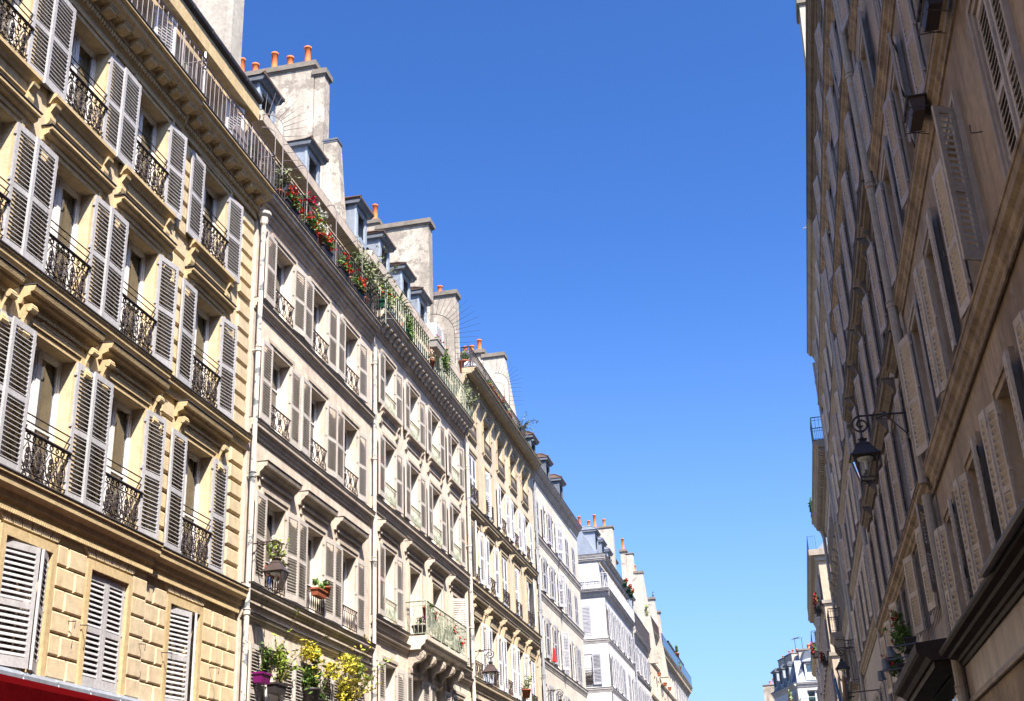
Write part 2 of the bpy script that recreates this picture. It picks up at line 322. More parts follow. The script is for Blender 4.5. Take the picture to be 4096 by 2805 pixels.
def ring(b, c, rx, rz, d, t=0.009, n=12, a0=0, a1=2*PI):
    b.tube([(c[0]+rx*math.cos(a0+(a1-a0)*k/n), -d, c[1]+rz*math.sin(a0+(a1-a0)*k/n)) for k in range(n+1)], t, 4, False)
def guard_mesh(w_, style, m):
    """window guard rail; origin at the lower left of the opening"""
    def make():
        b = MB(); d = 0.06; H = 0.72 if style == 'ornate' else 0.5
        xa, xb = -0.03, w_+0.03
        if style == 'ornate':
            b.tube([(xa, -d-0.02, H-0.05), (xb, -d-0.02, H-0.05)], 0.026, 6)
            for zz, t in ((H+0.09, 0.012), (H+0.2, 0.012), (H-0.16, 0.012), (0.14, 0.012), (0.03, 0.012)): b.tube([(xa, -d, zz), (xb, -d, zz)], t, 4)
            for x in (xa, xb):
                b.bar((x, -d, 0.0), (x, -d, H+0.2), 0.01); b.bar((x, -d, H+0.2), (x, 0.02, H+0.2), 0.01); b.bar((x, -d, H+0.09), (x, 0.02, H+0.09), 0.01)
            n = 4
            for k in range(n):
                c = w_*(k+0.5)/n; r = w_/n*0.42
                # pointed oval with rosettes inside
                for sg in (-1, 1):
                    b.tube([(c+sg*r*math.sin(PI*q/8)*(1-0.25*q/8), -d, 0.15+(H-0.33)*q/8) for q in range(9)], 0.011, 4, False)
                for zz, rr in ((0.24, 0.045), (0.33, 0.055), (0.42, 0.04)):
                    ring(b, (c, zz), rr*0.8, rr, d+0.01, 0.012, 8); b.box(c-0.02, c+0.02, d-0.01, d+0.03, zz-0.02, zz+0.02)
                for zz in (0.085, H-0.105):
                    ring(b, (c, zz), 0.04, 0.035, d, 0.012, 8); ring(b, (c+w_/n/2, zz), 0.03, 0.03, d, 0.011, 8)
                e = w_*(k+1)/n
                for zz in (0.2, 0.3, 0.4, 0.5): 
                    if k < n-1: ring(b, (e+(0.018 if int(zz*10) % 2 else -0.018), zz), 0.04, 0.045, d, 0.012, 7)
        elif style == 'baluster':
            b.tube([(xa, -d, H), (xb, -d, H)], 0.016, 5); b.tube([(xa, -d, 0.05), (xb, -d, 0.05)], 0.012, 4); b.tube([(xa, -d, H-0.1), (xb, -d, H-0.1)], 0.009, 4)
            b.bar((xa, -d, 0), (xa, -d, H+0.0)); b.bar((xb, -d, 0), (xb, -d, H))
            b.bar((xa, -d, H+0.0), (xa, 0.02, H)); b.bar((xb, -d, H), (xb, 0.02, H))
            n = max(6, int(w_/0.11))
            for k in range(n+1):
                x = w_*k/n; b.tube([(x, -d, 0.05), (x, -d, 0.14), (x, -d, 0.2), (x, -d, 0.3), (x, -d, H-0.1)], [0.008, 0.018, 0.02, 0.009, 0.007], 5)
                if k < n: ring(b, (x+w_/n/2, H-0.05), 0.03, 0.03, d, 0.007, 7)
        else:   # scroll
            b.tube([(xa, -d, H), (xb, -d, H)], 0.018, 5); b.tube([(xa, -d, 0.06), (xb, -d, 0.06)], 0.011, 4)
            for x in (xa, xb): b.bar((x, -d, 0), (x, -d, H)); b.bar((x, -d, H), (x, 0.02, H))
            n = 3
            for k in range(n):
                x0, x1 = w_*k/n, w_*(k+1)/n; c = (x0+x1)/2
                b.tube([(x0+(x1-x0)*q/8, -d, 0.06+(H-0.06)*q/8+0.05*math.sin(2*PI*q/8)) for q in range(9)], 0.01, 4, False)
                b.tube([(x1-(x1-x0)*q/8, -d, 0.06+(H-0.06)*q/8+0.05*math.sin(2*PI*q/8)) for q in range(9)], 0.01, 4, False)
                ring(b, (c, H*0.55), 0.07, 0.09, d, 0.011, 9); ring(b, (c, H*0.55), 0.035, 0.05, d, 0.011, 8)
                ring(b, (c, H*0.85), 0.05, 0.04, d, 0.01, 7); ring(b, (c, H*0.22), 0.05, 0.045, d, 0.01, 7)
        return b.mesh('railing', m)
    return cached(('gu', round(w_, 2), style, m.name), make)
def sill_mesh(w_, m, style='plain'):
    def make():
        b = MB()
        if style == 'plain':
            b.prism([(0, -0.1), (0.05, -0.1), (0.08, -0.04), (0.08, 0.0), (0, 0.012)], -0.1, w_+0.1)
        else:  # sill carried on two little consoles
            b.prism([(0, -0.16), (0.06, -0.16), (0.09, -0.1), (0.15, -0.06), (0.15, -0.005), (0, 0.012)], -0.3, w_+0.3)
            b.box(-0.22, w_+0.22, 0, 0.03, -0.34, -0.16)
            for x in (-0.2, w_+0.2): b.prism([(0, -0.5), (0.05, -0.47), (0.07, -0.4), (0.06, -0.3), (0.13, -0.2), (0.14, -0.16), (0, -0.16)], x-0.07, x+0.07)
        return b.mesh('sill', m)
    return cached(('si', round(w_, 2), m.name, style), make)
def surround_mesh(w_, h, m, sw=0.16, t=0.035):
    def make():
        b = MB()
        for k, (a, c, tt) in enumerate(((0.0, sw*0.55, t), (sw*0.55, sw, t+0.025))):
            b.box(-c, -a, 0, tt, 0, h+c); b.box(w_+a, w_+c, 0, tt, 0, h+c); b.box(-a, w_+a, 0, tt, h+a, h+c)
        return b.mesh('surround', m)
    return cached(('su', round(w_, 2), round(h, 2), m.name, sw), make)
def ped_mesh(w_, m, style, hz):
    """hood over a window; z=0 at the top of the opening"""
    def make():
        b = MB(); e = 0.36; d = 0.24
        if style == 'plainhood':
            d = 0.17; zt = hz; b.prism([(0, zt-0.2), (0.04, zt-0.2), (0.05, zt-0.13), (0.12, zt-0.1), (0.13, zt-0.05), (d, zt-0.04), (d, zt), (0, zt+0.02)], -e+0.02, w_+e-0.02)
            b.box(-0.2, w_+0.2, 0, 0.03, 0.13, zt-0.2)
        elif style == 'consolehood':
            zt = hz; b.prism([(0, zt-0.24), (0.05, zt-0.24), (0.07, zt-0.16), (0.16, zt-0.13), (0.17, zt-0.08), (d-0.02, zt-0.07), (d, zt), (0, zt+0.02)], -e, w_+e)
            b.box(-0.3, w_+0.3, 0, 0.05, 0.12, zt-0.24)
            b.box(0.12, w_-0.12, 0.05, 0.065, 0.17, zt-0.3)
            n = int((w_+0.4)/0.045)
            for k in range(n): b.box(-0.2+k*0.045, -0.2+k*0.045+0.026, 0.05, 0.1, zt-0.285, zt-0.245)
            for x in (-0.24, w_+0.24):
                pr = [(0, -0.16), (0.05, -0.2), (0.09, -0.17), (0.1, -0.1), (0.07, -0.02), (0.09, 0.06), (0.15, zt-0.33), (0.19, zt-0.28), (0.17, zt-0.24), (0, zt-0.24)]
                b.prism(pr, x-0.065, x+0.065)
                b.lathe([(0.001, -0.085), (0.045, -0.085), (0.045, 0.085), (0.001, 0.085)], (0, 0, 0), 8) if False else None
                b.tube([(x-0.08, -0.06, -0.14), (x+0.08, -0.06, -0.14)], 0.05, 8); b.tube([(x-0.075, -0.15, zt-0.31), (x+0.075, -0.15, zt-0.31)], 0.045, 8)
        elif style == 'denthood':
            zt = hz; b.prism([(0, zt-0.26), (0.05, zt-0.26), (0.07, zt-0.18), (0.14, zt-0.12), (0.16, zt-0.08), (d-0.03, zt-0.07), (d-0.01, zt), (0, zt+0.02)], -e, w_+e)
            n = int((w_+0.5)/0.045)
            for k in range(n): b.box(-0.25+k*0.045, -0.25+k*0.045+0.026, 0.05, 0.09, zt-0.3, zt-0.262)
            b.box(-0.26, w_+0.26, 0, 0.03, 0.17, zt-0.262)
        return b.mesh('hood', m)
    return cached(('pe', round(w_, 2), m.name, style, hz), make)
def flash_mesh(x0, x1, d, t=0.014):
    return cached(('fl', round(x0, 2), round(x1, 2), d), lambda: (lambda b: (b.box(x0-0.006, x1+0.006, 0, d+0.012, 0.006, 0.006+t), b.mesh('flashing', lead))[1])(MB()))

COURSE = {
 'big': lambda z, d, h: [(0, z-h), (0.22*d, z-h), (0.25*d, z-0.8*h), (0.45*d, z-0.72*h), (0.5*d, z-0.5*h), (0.86*d, z-0.38*h), (0.88*d, z-0.12*h), (d, z-0.1*h), (d, z), (0, z+0.015)],
}
# ------------------------------------------------------------------ a building front
class Front:
    def __init__(s, side, Y0, Y1, label, wallm, trimm, depth=8.0, plane=None, rz=None, loc=None, kindname='apartment_building'):
        s.side = side; s.Y0 = Y0; s.Y1 = Y1; s.L = Y1-Y0; s.wm = wallm; s.tm = trimm; s.depth = depth
        px = plane if plane is not None else (-9.5 if side == 'L' else 2.8)
        if loc is None:
            loc = (px, Y0, 0) if side == 'L' else (px, Y1, 0); rz = PI/2 if side == 'L' else -PI/2
        s.root = link(kindname, None, None, loc, rz); tag(s.root, label, 'building')
        s.ops = {}; s.rng = random.Random(int(Y0*10)+(5 if side == 'R' else 0))
    def X(s, Y): return Y-s.Y0 if s.side == 'L' else s.Y1-Y
    def part(s, name, mb, m, smooth=False, parent=None): return link(name, mb.mesh(name, m, smooth), parent or s.root)
    def window(s, Y, w_, z0, z1, A=(174, 176), guard=None, gm=None, sh=None, sur=True, ped=None, pedh=0.45, sill=None, d=0.0, lay=0, leafw=None, trans=(0.34, 0.66), cur=None, recess=0.24, frame=None, pitch=0.064, rails=(0.5,), leafd=0.07, lw=(None, None), x=None, box=None, fold=False):
        x0 = (s.X(Y) if x is None else x)-w_/2; h = z1-z0
        s.ops.setdefault(lay, []).append((x0, x0+w_, z0, z1))
        fr = link('window', frame_mesh(w_, h, frame or framem, trans, recess), s.root, (x0, -d, z0))
        link('pane', pane_mesh(w_, h, recess), fr)
        c = cur if cur is not None else s.rng.choice((0, 1, 1, 2, None))
        if c is not None and c >= 0: link('curtain', curtain_mesh(w_, h, c, recess), fr)
        if sur: link('surround', surround_mesh(w_, h, s.tm if sur is True else sur), fr)
        if sh:
            for sd_, ang, lw_ in ((1, A[0], lw[0]), (-1, A[1], lw[1])):
                if ang is None: continue
                if s.side == 'L' and sd_ == 1 and ang > 150: ang = 178.5
                ww = lw_ or leafw or w_/2
                if fold and ang > 90:
                    ww = ww/2; a = math.radians(ang-fold); sg = 1 if sd_ == 1 else -1; hx = -0.005 if sd_ == 1 else w_+0.005
                    me = shutter_mesh(ww, h-0.02, sd_, sh, pitch, 0.045, rails=rails)
                    link('shutter', me, fr, (hx, -leafd, 0.01), -sg*a)
                    ex = hx+sg*ww*math.cos(a); ey = -leafd-ww*math.sin(a); a2 = math.radians(ang+fold*0.55)
                    link('shutter', me, fr, (ex, ey-0.02, 0.01), -sg*a2); continue
                me = shutter_mesh(ww, h-0.02, sd_, sh, pitch, rails=rails, flip=0.010 if (ang > 90 and s.side == 'L') else 0.0)
                hx = -0.005 if sd_ == 1 else w_+0.005
                dd = leafd + (0.03 if (sd_ == 1 and ang > 150) else 0.0)
                if ang < 90: dd = -0.03
                a = math.radians(ang+(s.rng.uniform(-4, 2.5) if 150 < ang < 178 else 0)); link('shutter', me, fr, (hx, -dd, 0.01), -a if sd_ == 1 else a)
        if guard: link('railing', guard_mesh(w_, guard, gm or iron), fr)
        if sill: link('sill', sill_mesh(w_, s.tm, sill), fr)
        if ped:
            p = link('hood', ped_mesh(w_, s.tm, ped, pedh), fr, (0, 0, h))
            e = 0.36; link('flashing', flash_mesh(-e, w_+e, {'plainhood': 0.17, 'consolehood': 0.24, 'denthood': 0.23}[ped]), fr, (0, 0, h+pedh+0.012))
        return fr
    def panel(s, name, za, zb, lay=0, xa=None, xb=None, d=0.0, back=None, m=None, thick=None):
        """wall slab with its openings, reveals and dark rooms behind"""
        xa = 0 if xa is None else xa; xb = s.L if xb is None else xb; back = back or s.depth
        ops = [o for o in s.ops.get(lay, []) if o[0] > xa-0.01 and o[1] < xb+0.01]
        zs = sorted({za, zb, *[q for o in ops for q in (o[2], o[3]) if za < q < zb]})
        b = MB(); yf = -d
        for z0, z1 in zip(zs, zs[1:]):
            zc = (z0+z1)/2; row = sorted((o[0], o[1]) for o in ops if o[2] < zc < o[3]); x = xa
            for o0, o1 in row:
                if o0 > x: b.quad((x, yf, z0), (o0, yf, z0), (o0, yf, z1), (x, yf, z1))
                x = o1
            if x < xb: b.quad((x, yf, z0), (xb, yf, z0), (xb, yf, z1), (x, yf, z1))
        r = 0.30
        for x0, x1, z0, z1 in ops:
            y1 = yf+r
            b.quad((x0, yf, z0), (x0, y1, z0), (x0, y1, z1), (x0, yf, z1)); b.quad((x1, yf, z0), (x1, yf, z1), (x1, y1, z1), (x1, y1, z0))
            b.quad((x0, yf, z1), (x0, y1, z1), (x1, y1, z1), (x1, yf, z1)); b.quad((x0, yf, z0), (x1, yf, z0), (x1, y1, z0), (x0, y1, z0))
            b.cur = 1; y2 = y1+0.9
            b.quad((x0, y1, z0), (x0, y2, z0), (x0, y2, z1), (x0, y1, z1)); b.quad((x1, y1, z0), (x1, y1, z1), (x1, y2, z1), (x1, y2, z0))
            b.quad((x0, y1, z1), (x0, y2, z1), (x1, y2, z1), (x1, y1, z1)); b.quad((x0, y1, z0), (x1, y1, z0), (x1, y2, z0), (x0, y2, z0))
            b.quad((x0, y2, z0), (x1, y2, z0), (x1, y2, z1), (x0, y2, z1)); b.cur = 0
        y2 = back
        b.quad((xa, yf, za), (xa, yf, zb), (xa, y2, zb), (xa, y2, za)); b.quad((xb, yf, za), (xb, y2, za), (xb, y2, zb), (xb, yf, zb))
        b.quad((xa, y2, za), (xa, y2, zb), (xb, y2, zb), (xb, y2, za)); b.quad((xa, yf, zb), (xb, yf, zb), (xb, y2, zb), (xa, y2, zb))
        return s.part(name, b, [m or s.wm, dark])
    def course(s, z, d=0.15, h=0.3, xa=None, xb=None, d0=0.0, m=None, dent=False, name='string_course', fl=True, steps=None):
        b = MB(); xa = 0.0 if xa is None else xa; xb = s.L if xb is None else xb
        pr = COURSE['big'](z, d, h); pr = [(q[0]+d0 if q[0] > 0 else 0, q[1]) for q in pr]
        b.prism(pr, xa, xb)
        if dent:
            n = int((xb-xa)/0.05)
            for k in range(n): b.box(xa+k*0.05, xa+k*0.05+0.03, d0+0.2*d, d0+0.42*d, z-h*1.12, z-h*0.98)
        o = s.part(name, b, m or s.tm)
        if fl:
            f = MB(); f.box(xa-0.004, xb+0.004, 0, d0+d+0.014, z+0.004, z+0.02); link('flashing', f.mesh('flashing', lead), o)
        return o
    def cornice(s, z, d, h, xa=None, xb=None, mod=None, dent=False, d0=0.0, name='cornice', m=None):
        b = MB(); xa = 0.0 if xa is None else xa; xb = s.L if xb is None else xb
        b.prism([(0, z-h*0.42), (d0+0.14, z-h*0.42), (d0+0.16, z-h*0.38), (d0+d*0.72, z-h*0.36), (d0+d*0.74, z-h*0.30), (d0+d*0.86, z-h*0.24), (d0+d*0.88, z-h*0.1), (d0+d, z-h*0.06), (d0+d, z), (0, z+0.01)], xa, xb)
        b.prism([(0, z-h), (d0+0.03, z-h), (d0+0.05, z-h*0.86), (d0+0.09, z-h*0.8), (d0+0.1, z-h*0.62), (d0+0.13, z-h*0.6), (d0+0.135, z-h*0.42), (0, z-h*0.42)], xa, xb)
        if mod == 'block':
            n = round((xb-xa)/0.46); st = (xb-xa)/n
            for k in range(n):
                x = xa+(k+0.5)*st
                b.prism([(d0+0.13, z-h*0.62), (d0+d*0.5, z-h*0.58), (d0+d*0.66, z-h*0.5), (d0+d*0.66, z-h*0.37), (d0+0.13, z-h*0.37)], x-0.1, x+0.1)
                b.box(x-0.115, x+0.115, d0+0.13, d0+d*0.69, z-h*0.42, z-h*0.365)
                # coffer rosette between the blocks
                xr = x+st/2
                if k < n-1:
                    for a in range(4): b.box(xr-0.05+0.055*(a % 2), xr-0.01+0.055*(a % 2), d0+d*0.28+0.07*(a//2), d0+d*0.28+0.05+0.07*(a//2), z-h*0.40, z-h*0.355)
            n = int((xb-xa)/0.075)
            for k in range(n): b.prism([(d0+0.1, z-h*0.8), (d0+0.13, z-h*0.78), (d0+0.14, z-h*0.68), (d0+0.1, z-h*0.64)], xa+k*0.075+0.012, xa+k*0.075+0.06)
        elif mod == 'scroll':
            n = round((xb-xa)/0.34); st = (xb-xa)/n
            for k in range(n):
                x = xa+(k+0.5)*st
                b.prism([(d0+0.12, z-h*0.78), (d0+0.18, z-h*0.76), (d0+0.2, z-h*0.62), (d0+d*0.52, z-h*0.6), (d0+d*0.72, z-h*0.5), (d0+d*0.74, z-h*0.38), (d0+0.12, z-h*0.38)], x-0.07, x+0.07)
        if dent:
            n = int((xb-xa)/0.07)
            for k in range(n): b.box(xa+k*0.07, xa+k*0.07+0.042, d0+0.1, d0+0.15, z-h*0.6, z-h*0.46)
        o = s.part(name, b, m or s.tm)
        f = MB(); f.box(xa-0.01, xb+0.01, 0, d0+d+0.015, z+0.012, z+0.03); link('flashing', f.mesh('flashing', lead), o)
        return o
    def balrail(s, z, d, h, xa=None, xb=None, m=None, pitch=0.11, mesh=False, ends=(True, True), fancy=True, posts=2.2, diamond=False, r=0.008):
        """long balcony railing"""
        b = MB(); xa = 0.02 if xa is None else xa; xb = s.L-0.02 if xb is None else xb
        runs = [((xa, -d), (xb, -d))]
        if ends[0]: runs.append(((xa, 0.0), (xa, -d)))
        if ends[1]: runs.append(((xb, 0.0), (xb, -d)))
        for (ax, ay), (bx_, by) in runs:
            Ln = math.hypot(bx_-ax, by-ay)
            P = lambda t, zz: (ax+(bx_-ax)*t, ay+(by-ay)*t, zz)
            b.tube([P(0, z+h), P(1, z+h)], 0.02, 6); b.tube([P(0, z+h-0.12), P(1, z+h-0.12)], r*1.1, 4); b.tube([P(0, z+0.06), P(1, z+0.06)], r*1.2, 4)
            n = max(2, int(Ln/pitch))
            for k in range(n+1):
                t = k/n; b.tube([P(t, z+0.05), P(t, z+h)], r, 4, False)
                if fancy and k % 2 == 0 and k < n:
                    c = P((k+0.5)/n, z+h-0.06); q = Ln/n*0.4/Ln
                    b.tube([P((k+0.5)/n-q, c[2]), (c[0], c[1], c[2]+0.045), P((k+0.5)/n+q, c[2]), (c[0], c[1], c[2]-0.045), P((k+0.5)/n-q, c[2])], 0.006, 4, False)
                if mesh and k < n: pass
            if posts:
                for k in range(int(Ln/posts)+1): b.tube([P(min(1, k*posts/Ln), z), P(min(1, k*posts/Ln), z+h)], 0.018, 4)
            if diamond:
                for k in range(int(Ln/0.3)):
                    t0, t1 = k*0.3/Ln, (k+1)*0.3/Ln
                    b.tube([P(t0, z+0.06), P(t1, z+h-0.12)], r*0.7, 3, False); b.tube([P(t1, z+0.06), P(t0, z+h-0.12)], r*0.7, 3, False)
            if mesh:
                w0 = 0.0017
                for k in range(int(Ln/0.045)): t = k*0.045/Ln; b.tube([P(t, z+0.06), P(t, z+h-0.12)], w0, 3, False)
                for k in range(int((h-0.18)/0.045)): b.tube([P(0, z+0.06+k*0.045), P(1, z+0.06+k*0.045)], w0, 3, False)
        return s.part('balcony_railing', b, m or iron)
    def roof(s, z, d0=-0.3, rise=1.7, run=1.3, m=None, flat=True):
        b = MB(); x0, x1 = 0.02, s.L-0.02; y0 = -d0; y1 = y0+run; y2 = s.depth-0.3
        b.prism([(-y0, z), (-y1, z+rise), (-(y1+1.6), z+rise+0.35), (-y2, z+rise+0.2), (-y2, z)], x0, x1)
        return s.part('roof', b, m or zinc)
    def gutter(s, z, d, r=0.07, xa=0, xb=None, m=None):
        b = MB(); xb = s.L if xb is None else xb
        b.tube([(xa, -d, z), (xb, -d, z)], r, 10); 
        n = int((xb-xa)/0.8)
        for k in range(n+1): b.tube([(xa+k*0.8, -d, z), (xa+k*0.8+0.03, -d, z)], r+0.008, 10)
        return s.part('gutter', b, m or lead)
    def pipe(s, Y, z0, z1, d=0.1, r=0.055, m=None, head=False, x=None, joints=2.6, bend=None):
        b = MB(); x = s.X(Y) if x is None else x
        b.tube([(x, -d, z0), (x, -d, z1)], r, 10)
        z = z0+0.8
        while z < z1-0.3:
            b.tube([(x, -d, z), (x, -d, z+0.07)], r+0.016, 10); b.tube([(x, -d, z+0.09), (x, -d, z+0.11)], r+0.022, 10); b.box(x-0.02, x+0.02, 0, d, z+0.02, z+0.05); z += joints
        if head: b.lathe([(r, 0), (r+0.03, 0.06), (r+0.05, 0.2), (r+0.1, 0.26), (r+0.1, 0.32), (0.02, 0.33)], (x, -d, z1-0.1), 10)
        if bend: b.tube([(x, -d, z1), (x, -d-0.02, z1+0.15), (x+bend[0], bend[1]*-0.5-d*0.5, z1+0.45), (x+bend[0], -bend[1], z1+0.6)], r, 8)
        return s.part('downpipe', b, m or pipew)
    def dormer(s, Y, z, w_=1.0, h=1.0, front=-0.5, x=None, tilem=None, wallmat=None, framemat=None, back=1.6):
        x = s.X(Y) if x is None else x; a, c = x-w_/2, x+w_/2; yf = -front; yb = yf+back
        b = MB(); fm = 0.14
        b.box(a, a+0.03, front-back, front-0.02, z-0.5, z+h); b.box(c-0.03, c, front-back, front-0.02, z-0.5, z+h); b.box(a, c, front-back, front-back+0.02, z-0.5, z+h)
        o = s.part('dormer', b, wallmat or zinc)
        f = MB(); f.box(a-0.01, a+fm, front-0.06, front, z-0.35, z+h); f.box(c-fm, c+0.01, front-0.06, front, z-0.35, z+h); f.box(a+fm, c-fm, front-0.06, front, z+h-0.12, z+h); f.box(a+fm, c-fm, front-0.06, front+0.03, z-0.35, z-0.02)
        link('dormer_frame', f.mesh('dormer_frame', framemat or bluef), o)
        k = MB(); k.box(a+fm, c-fm, front-0.6, front-0.5, z, z+h); ww = w_-2*fm
        g = MB(); g.box(a+fm, a+fm+0.06, front-0.3, front-0.25, z, z+h-0.12); g.box(c-fm-0.06, c-fm, front-0.3, front-0.25, z, z+h-0.12); g.box(x-0.04, x+0.04, front-0.3, front-0.24, z, z+h-0.12); g.box(a+fm, c-fm, front-0.3, front-0.25, z+h-0.2, z+h-0.12); g.box(a+fm, c-fm, front-0.3, front-0.02, z-0.05, z+0.04)
        link('dormer_window', g.mesh('dormer_window', framem), o); link('dormer_interior', k.mesh('dormer_interior', dark), o)
        pn = MB(); pn.quad((a+fm, yf+0.28, z), (c-fm, yf+0.28, z), (c-fm, yf+0.28, z+h-0.15), (a+fm, yf+0.28, z+h-0.15)); link('pane', pn.mesh('pane', glass), o)
        t = MB(); e = 0.13
        t.prism([(front+0.1, z+h+0.002), (front+0.13, z+h+0.05), (front+0.17, z+h+0.08), (front+0.17, z+h+0.13), (front-back, z+h+0.13), (front-back, z+h+0.002)], a-0.1, c+0.1)
        link('dormer_cornice', t.mesh('dormer_cornice', zincd), o)
        r = MB(); zt = z+h+0.135
        A = [(a-e, yf-e-0.04, zt), (c+e, yf-e-0.04, zt), (c+e, yb, zt), (a-e, yb, zt)]; P, Q = (x, yf+0.28, zt+0.36), (x, yb, zt+0.36)
        r.face([A[0], A[1], P]); r.face([A[1], A[2], Q, P]); r.face([A[3], A[0], P, Q]); r.face([A[2], A[3], Q]); r.face([A[3], A[2], A[1], A[0]])
        for p0, p1 in ((A[0], P), (A[1], P), (P, Q)): r.tube([(p0[0], p0[1], p0[2]+0.02), (p1[0], p1[1], p1[2]+0.02)], 0.035, 6)
        # courses of tiles
        for q in range(1, 6):
            f_ = q/6; L0 = Vector(A[0]).lerp(Vector(P), f_); L1 = Vector(A[1]).lerp(Vector(P), f_); R1 = Vector(A[2]).lerp(Vector(Q), f_); R0 = Vector(A[3]).lerp(Vector(Q), f_)
            for u, v in ((L0, L1), (L1, R1), (R0, L0)): r.tube([u, v], 0.014, 3, False)
        r.box(a-e-0.01, c+e+0.01, front+e+0.03, front+e+0.05, zt-0.04, zt+0.02)
        link('dormer_roof', r.mesh('dormer_roof', tilem or tile), o)
        return o
    def chimney(s, xa, xb, da, db, z0, z1, m=None, cap=0.16, pots=(), slope=None, capd=0.06, capm=None):
        """stack: xa..xb along the street, da..db in depth (d, outwards); pots = [(dpos, height)]"""
        b = MB(); cx, cd = (xa+xb)/2, (da+db)/2
        if slope: b.slab_d = None
        i = len(b.v); sl = slope or 0.0
        b.v += [(xa, -da, z0), (xb, -da, z0), (xb, -(db+sl), z0), (xa, -(db+sl), z0), (xa, -da, z1), (xb, -da, z1), (xb, -db, z1), (xa, -db, z1)]
        b.f += [(i+3, i+2, i+1, i), (i+4, i+5, i+6, i+7), (i, i+1, i+5, i+4), (i+1, i+2, i+6, i+5), (i+2, i+3, i+7, i+6), (i+3, i, i+4, i+7)]; b.m += [0]*6
        o = s.part('chimney', b, m or stack)
        if cap:
            c = MB(); c.box(xa-capd*0.5, xb+capd*0.5, da-capd*0.5, db+capd*0.5, z1-cap-0.05, z1-cap); c.box(xa-capd, xb+capd, da-capd, db+capd, z1-cap, z1+0.01); link('chimney_cap', c.mesh('chimney_cap', capm or stackcap), o)
        for dp, hh in pots:
            p = MB(); p.lathe([(0.10, -0.02), (0.10, 0.05), (0.085, 0.06), (0.095, hh-0.06), (0.115, hh-0.05), (0.115, hh), (0.08, hh), (0.075, hh-0.1)], (0, 0, 0), 12)
            link('chimney_pot', p.mesh('chimney_pot', terra, True), o, (cx, -dp, z1))
        return o
    def fan(s, Y, z, R_=0.75, d=0.0, a0=-10, a1=120, n=9, x=None, m=None):
        """spiked fan guard between two balconies, standing perpendicular to the wall"""
        x = s.X(Y) if x is None else x; b = MB()
        pts = [(x, -(d+R_*0.5*math.cos(math.radians(t))), z+R_*0.5*math.sin(math.radians(t))) for t in range(0, 95, 10)]
        b.tube([(x, -(d+R_*0.5), z-1.1)]+pts, 0.012, 5); b.tube([(x, -(d+R_*0.32), z-1.1), (x, -(d+R_*0.32), z), (x, -(d+R_*0.15), z+0.15), (x, -d, z+0.18)], 0.01, 5)
        for k in range(5): b.tube([(x, -(d+R_*0.5), z-0.15-0.2*k), (x, -(d+R_*1.0), z-0.22-0.2*k)], [0.008, 0.003], 4)
        for k in range(n):
            t = math.radians(85*k/(n-1)); b.tube([(x, -(d+R_*0.5*math.cos(t)), z+R_*0.5*math.sin(t)), (x, -(d+R_*1.05*math.cos(t)), z+R_*1.05*math.sin(t))], [0.008, 0.003], 4)
        return s.part('spiked_guard', b, m or railg)

# ================================================================== THE SETTING
g = MB(); g.quad((-900, -900, 0), (900, -900, 0), (900, 900, 0), (-900, 900, 0)); struct('ground', g, mat('dull_ground', (0.10, 0.095, 0.09), 0.95, var=(0.07, 0.068, 0.065), vs=0.3))
g = MB(); g.quad((-7.3, -60, 0.004), (1.0, -60, 0.004), (1.0, 250, 0.004), (-7.3, 250, 0.004)); struct('road', g, asphalt)
for nm, xa, xb in (('pavement', -9.5, -7.3), ('pavement', 1.0, 2.8)):
    g = MB(); g.box(xa, xb, -130, 60, -0.02, 0.13); g.box(xb if xa < -8 else xa-0.14, xb+0.14 if xa < -8 else xa, -130, 60, -0.02, 0.125); struct(nm, g, paving)

# ================================================================== LEFT SIDE
# ---- 1: yellow stone building, grey shutters
b1 = Front('L', -34.0, 20.6, 'yellow stone building with grey shutters, modillion cornice and red awning, nearest on the left', yellow, yellow2)
C1 = (10.0, 12.02, 14.08, 16.13, 18.72)
for i, Y in enumerate(C1):
    back = -0.07 if Y > 17.2 else 0.0
    ang = ((172, 178), (171, 178), (173, 178), (173, 176), (176, 177))[i]
    lwd = 0.55
    b1.window(Y, 1.10, 6.60, 8.68, ang, 'ornate', iron, shutg, ped='consolehood', pedh=0.52, leafw=lwd, cur=0, trans=(0.45,), d=back, recess=0.2, lay=1 if back else 0)
    b1.window(Y, 1.10, 9.54, 11.48, ang, 'ornate', iron, shutg, ped='plainhood', pedh=0.30, leafw=lwd, cur=0 if i % 2 else 2, trans=(0.45,), d=back, recess=0.2, lay=1 if back else 0)
    b1.window(Y, 1.10, 12.38, 14.12, ang, 'ornate', iron, shutg, sill='console', leafw=lwd, cur=1, trans=(0.5,), d=back, recess=0.2, lay=1 if back else 0)
    ea = ((12, 18), (14, 20), (13, 24), (0.5, 0.5), (10, 26))[i]
    b1.window(Y-0.08 if i < 4 else Y-0.14, 1.02, 4.22, 5.80, ea, None, None, shutg, sur=False, cur=-1, lw=((0.64, 0.40) if i != 3 else (0.51, 0.51)), pitch=0.068, d=back, lay=1 if back else 0)
XS = b1.X(17.2)
b1.panel('wall', 0, 14.45, 0, 0, XS)
b1.panel('wall', 0, 14.45, 1, XS, b1.L, d=-0.07)
for (xa, xb, dd) in ((0, XS, 0.0), (XS, b1.L, -0.07)):
    b1.course(6.56, 0.24, 0.40, xa, xb, dd, yellow2, dent=True, name='cornice_band')
    b1.course(9.49, 0.17, 0.26, xa, xb, dd, yellow2)
    b1.cornice(14.88, 0.44, 0.62, xa, xb, 'block', d0=dd, m=yellow2)
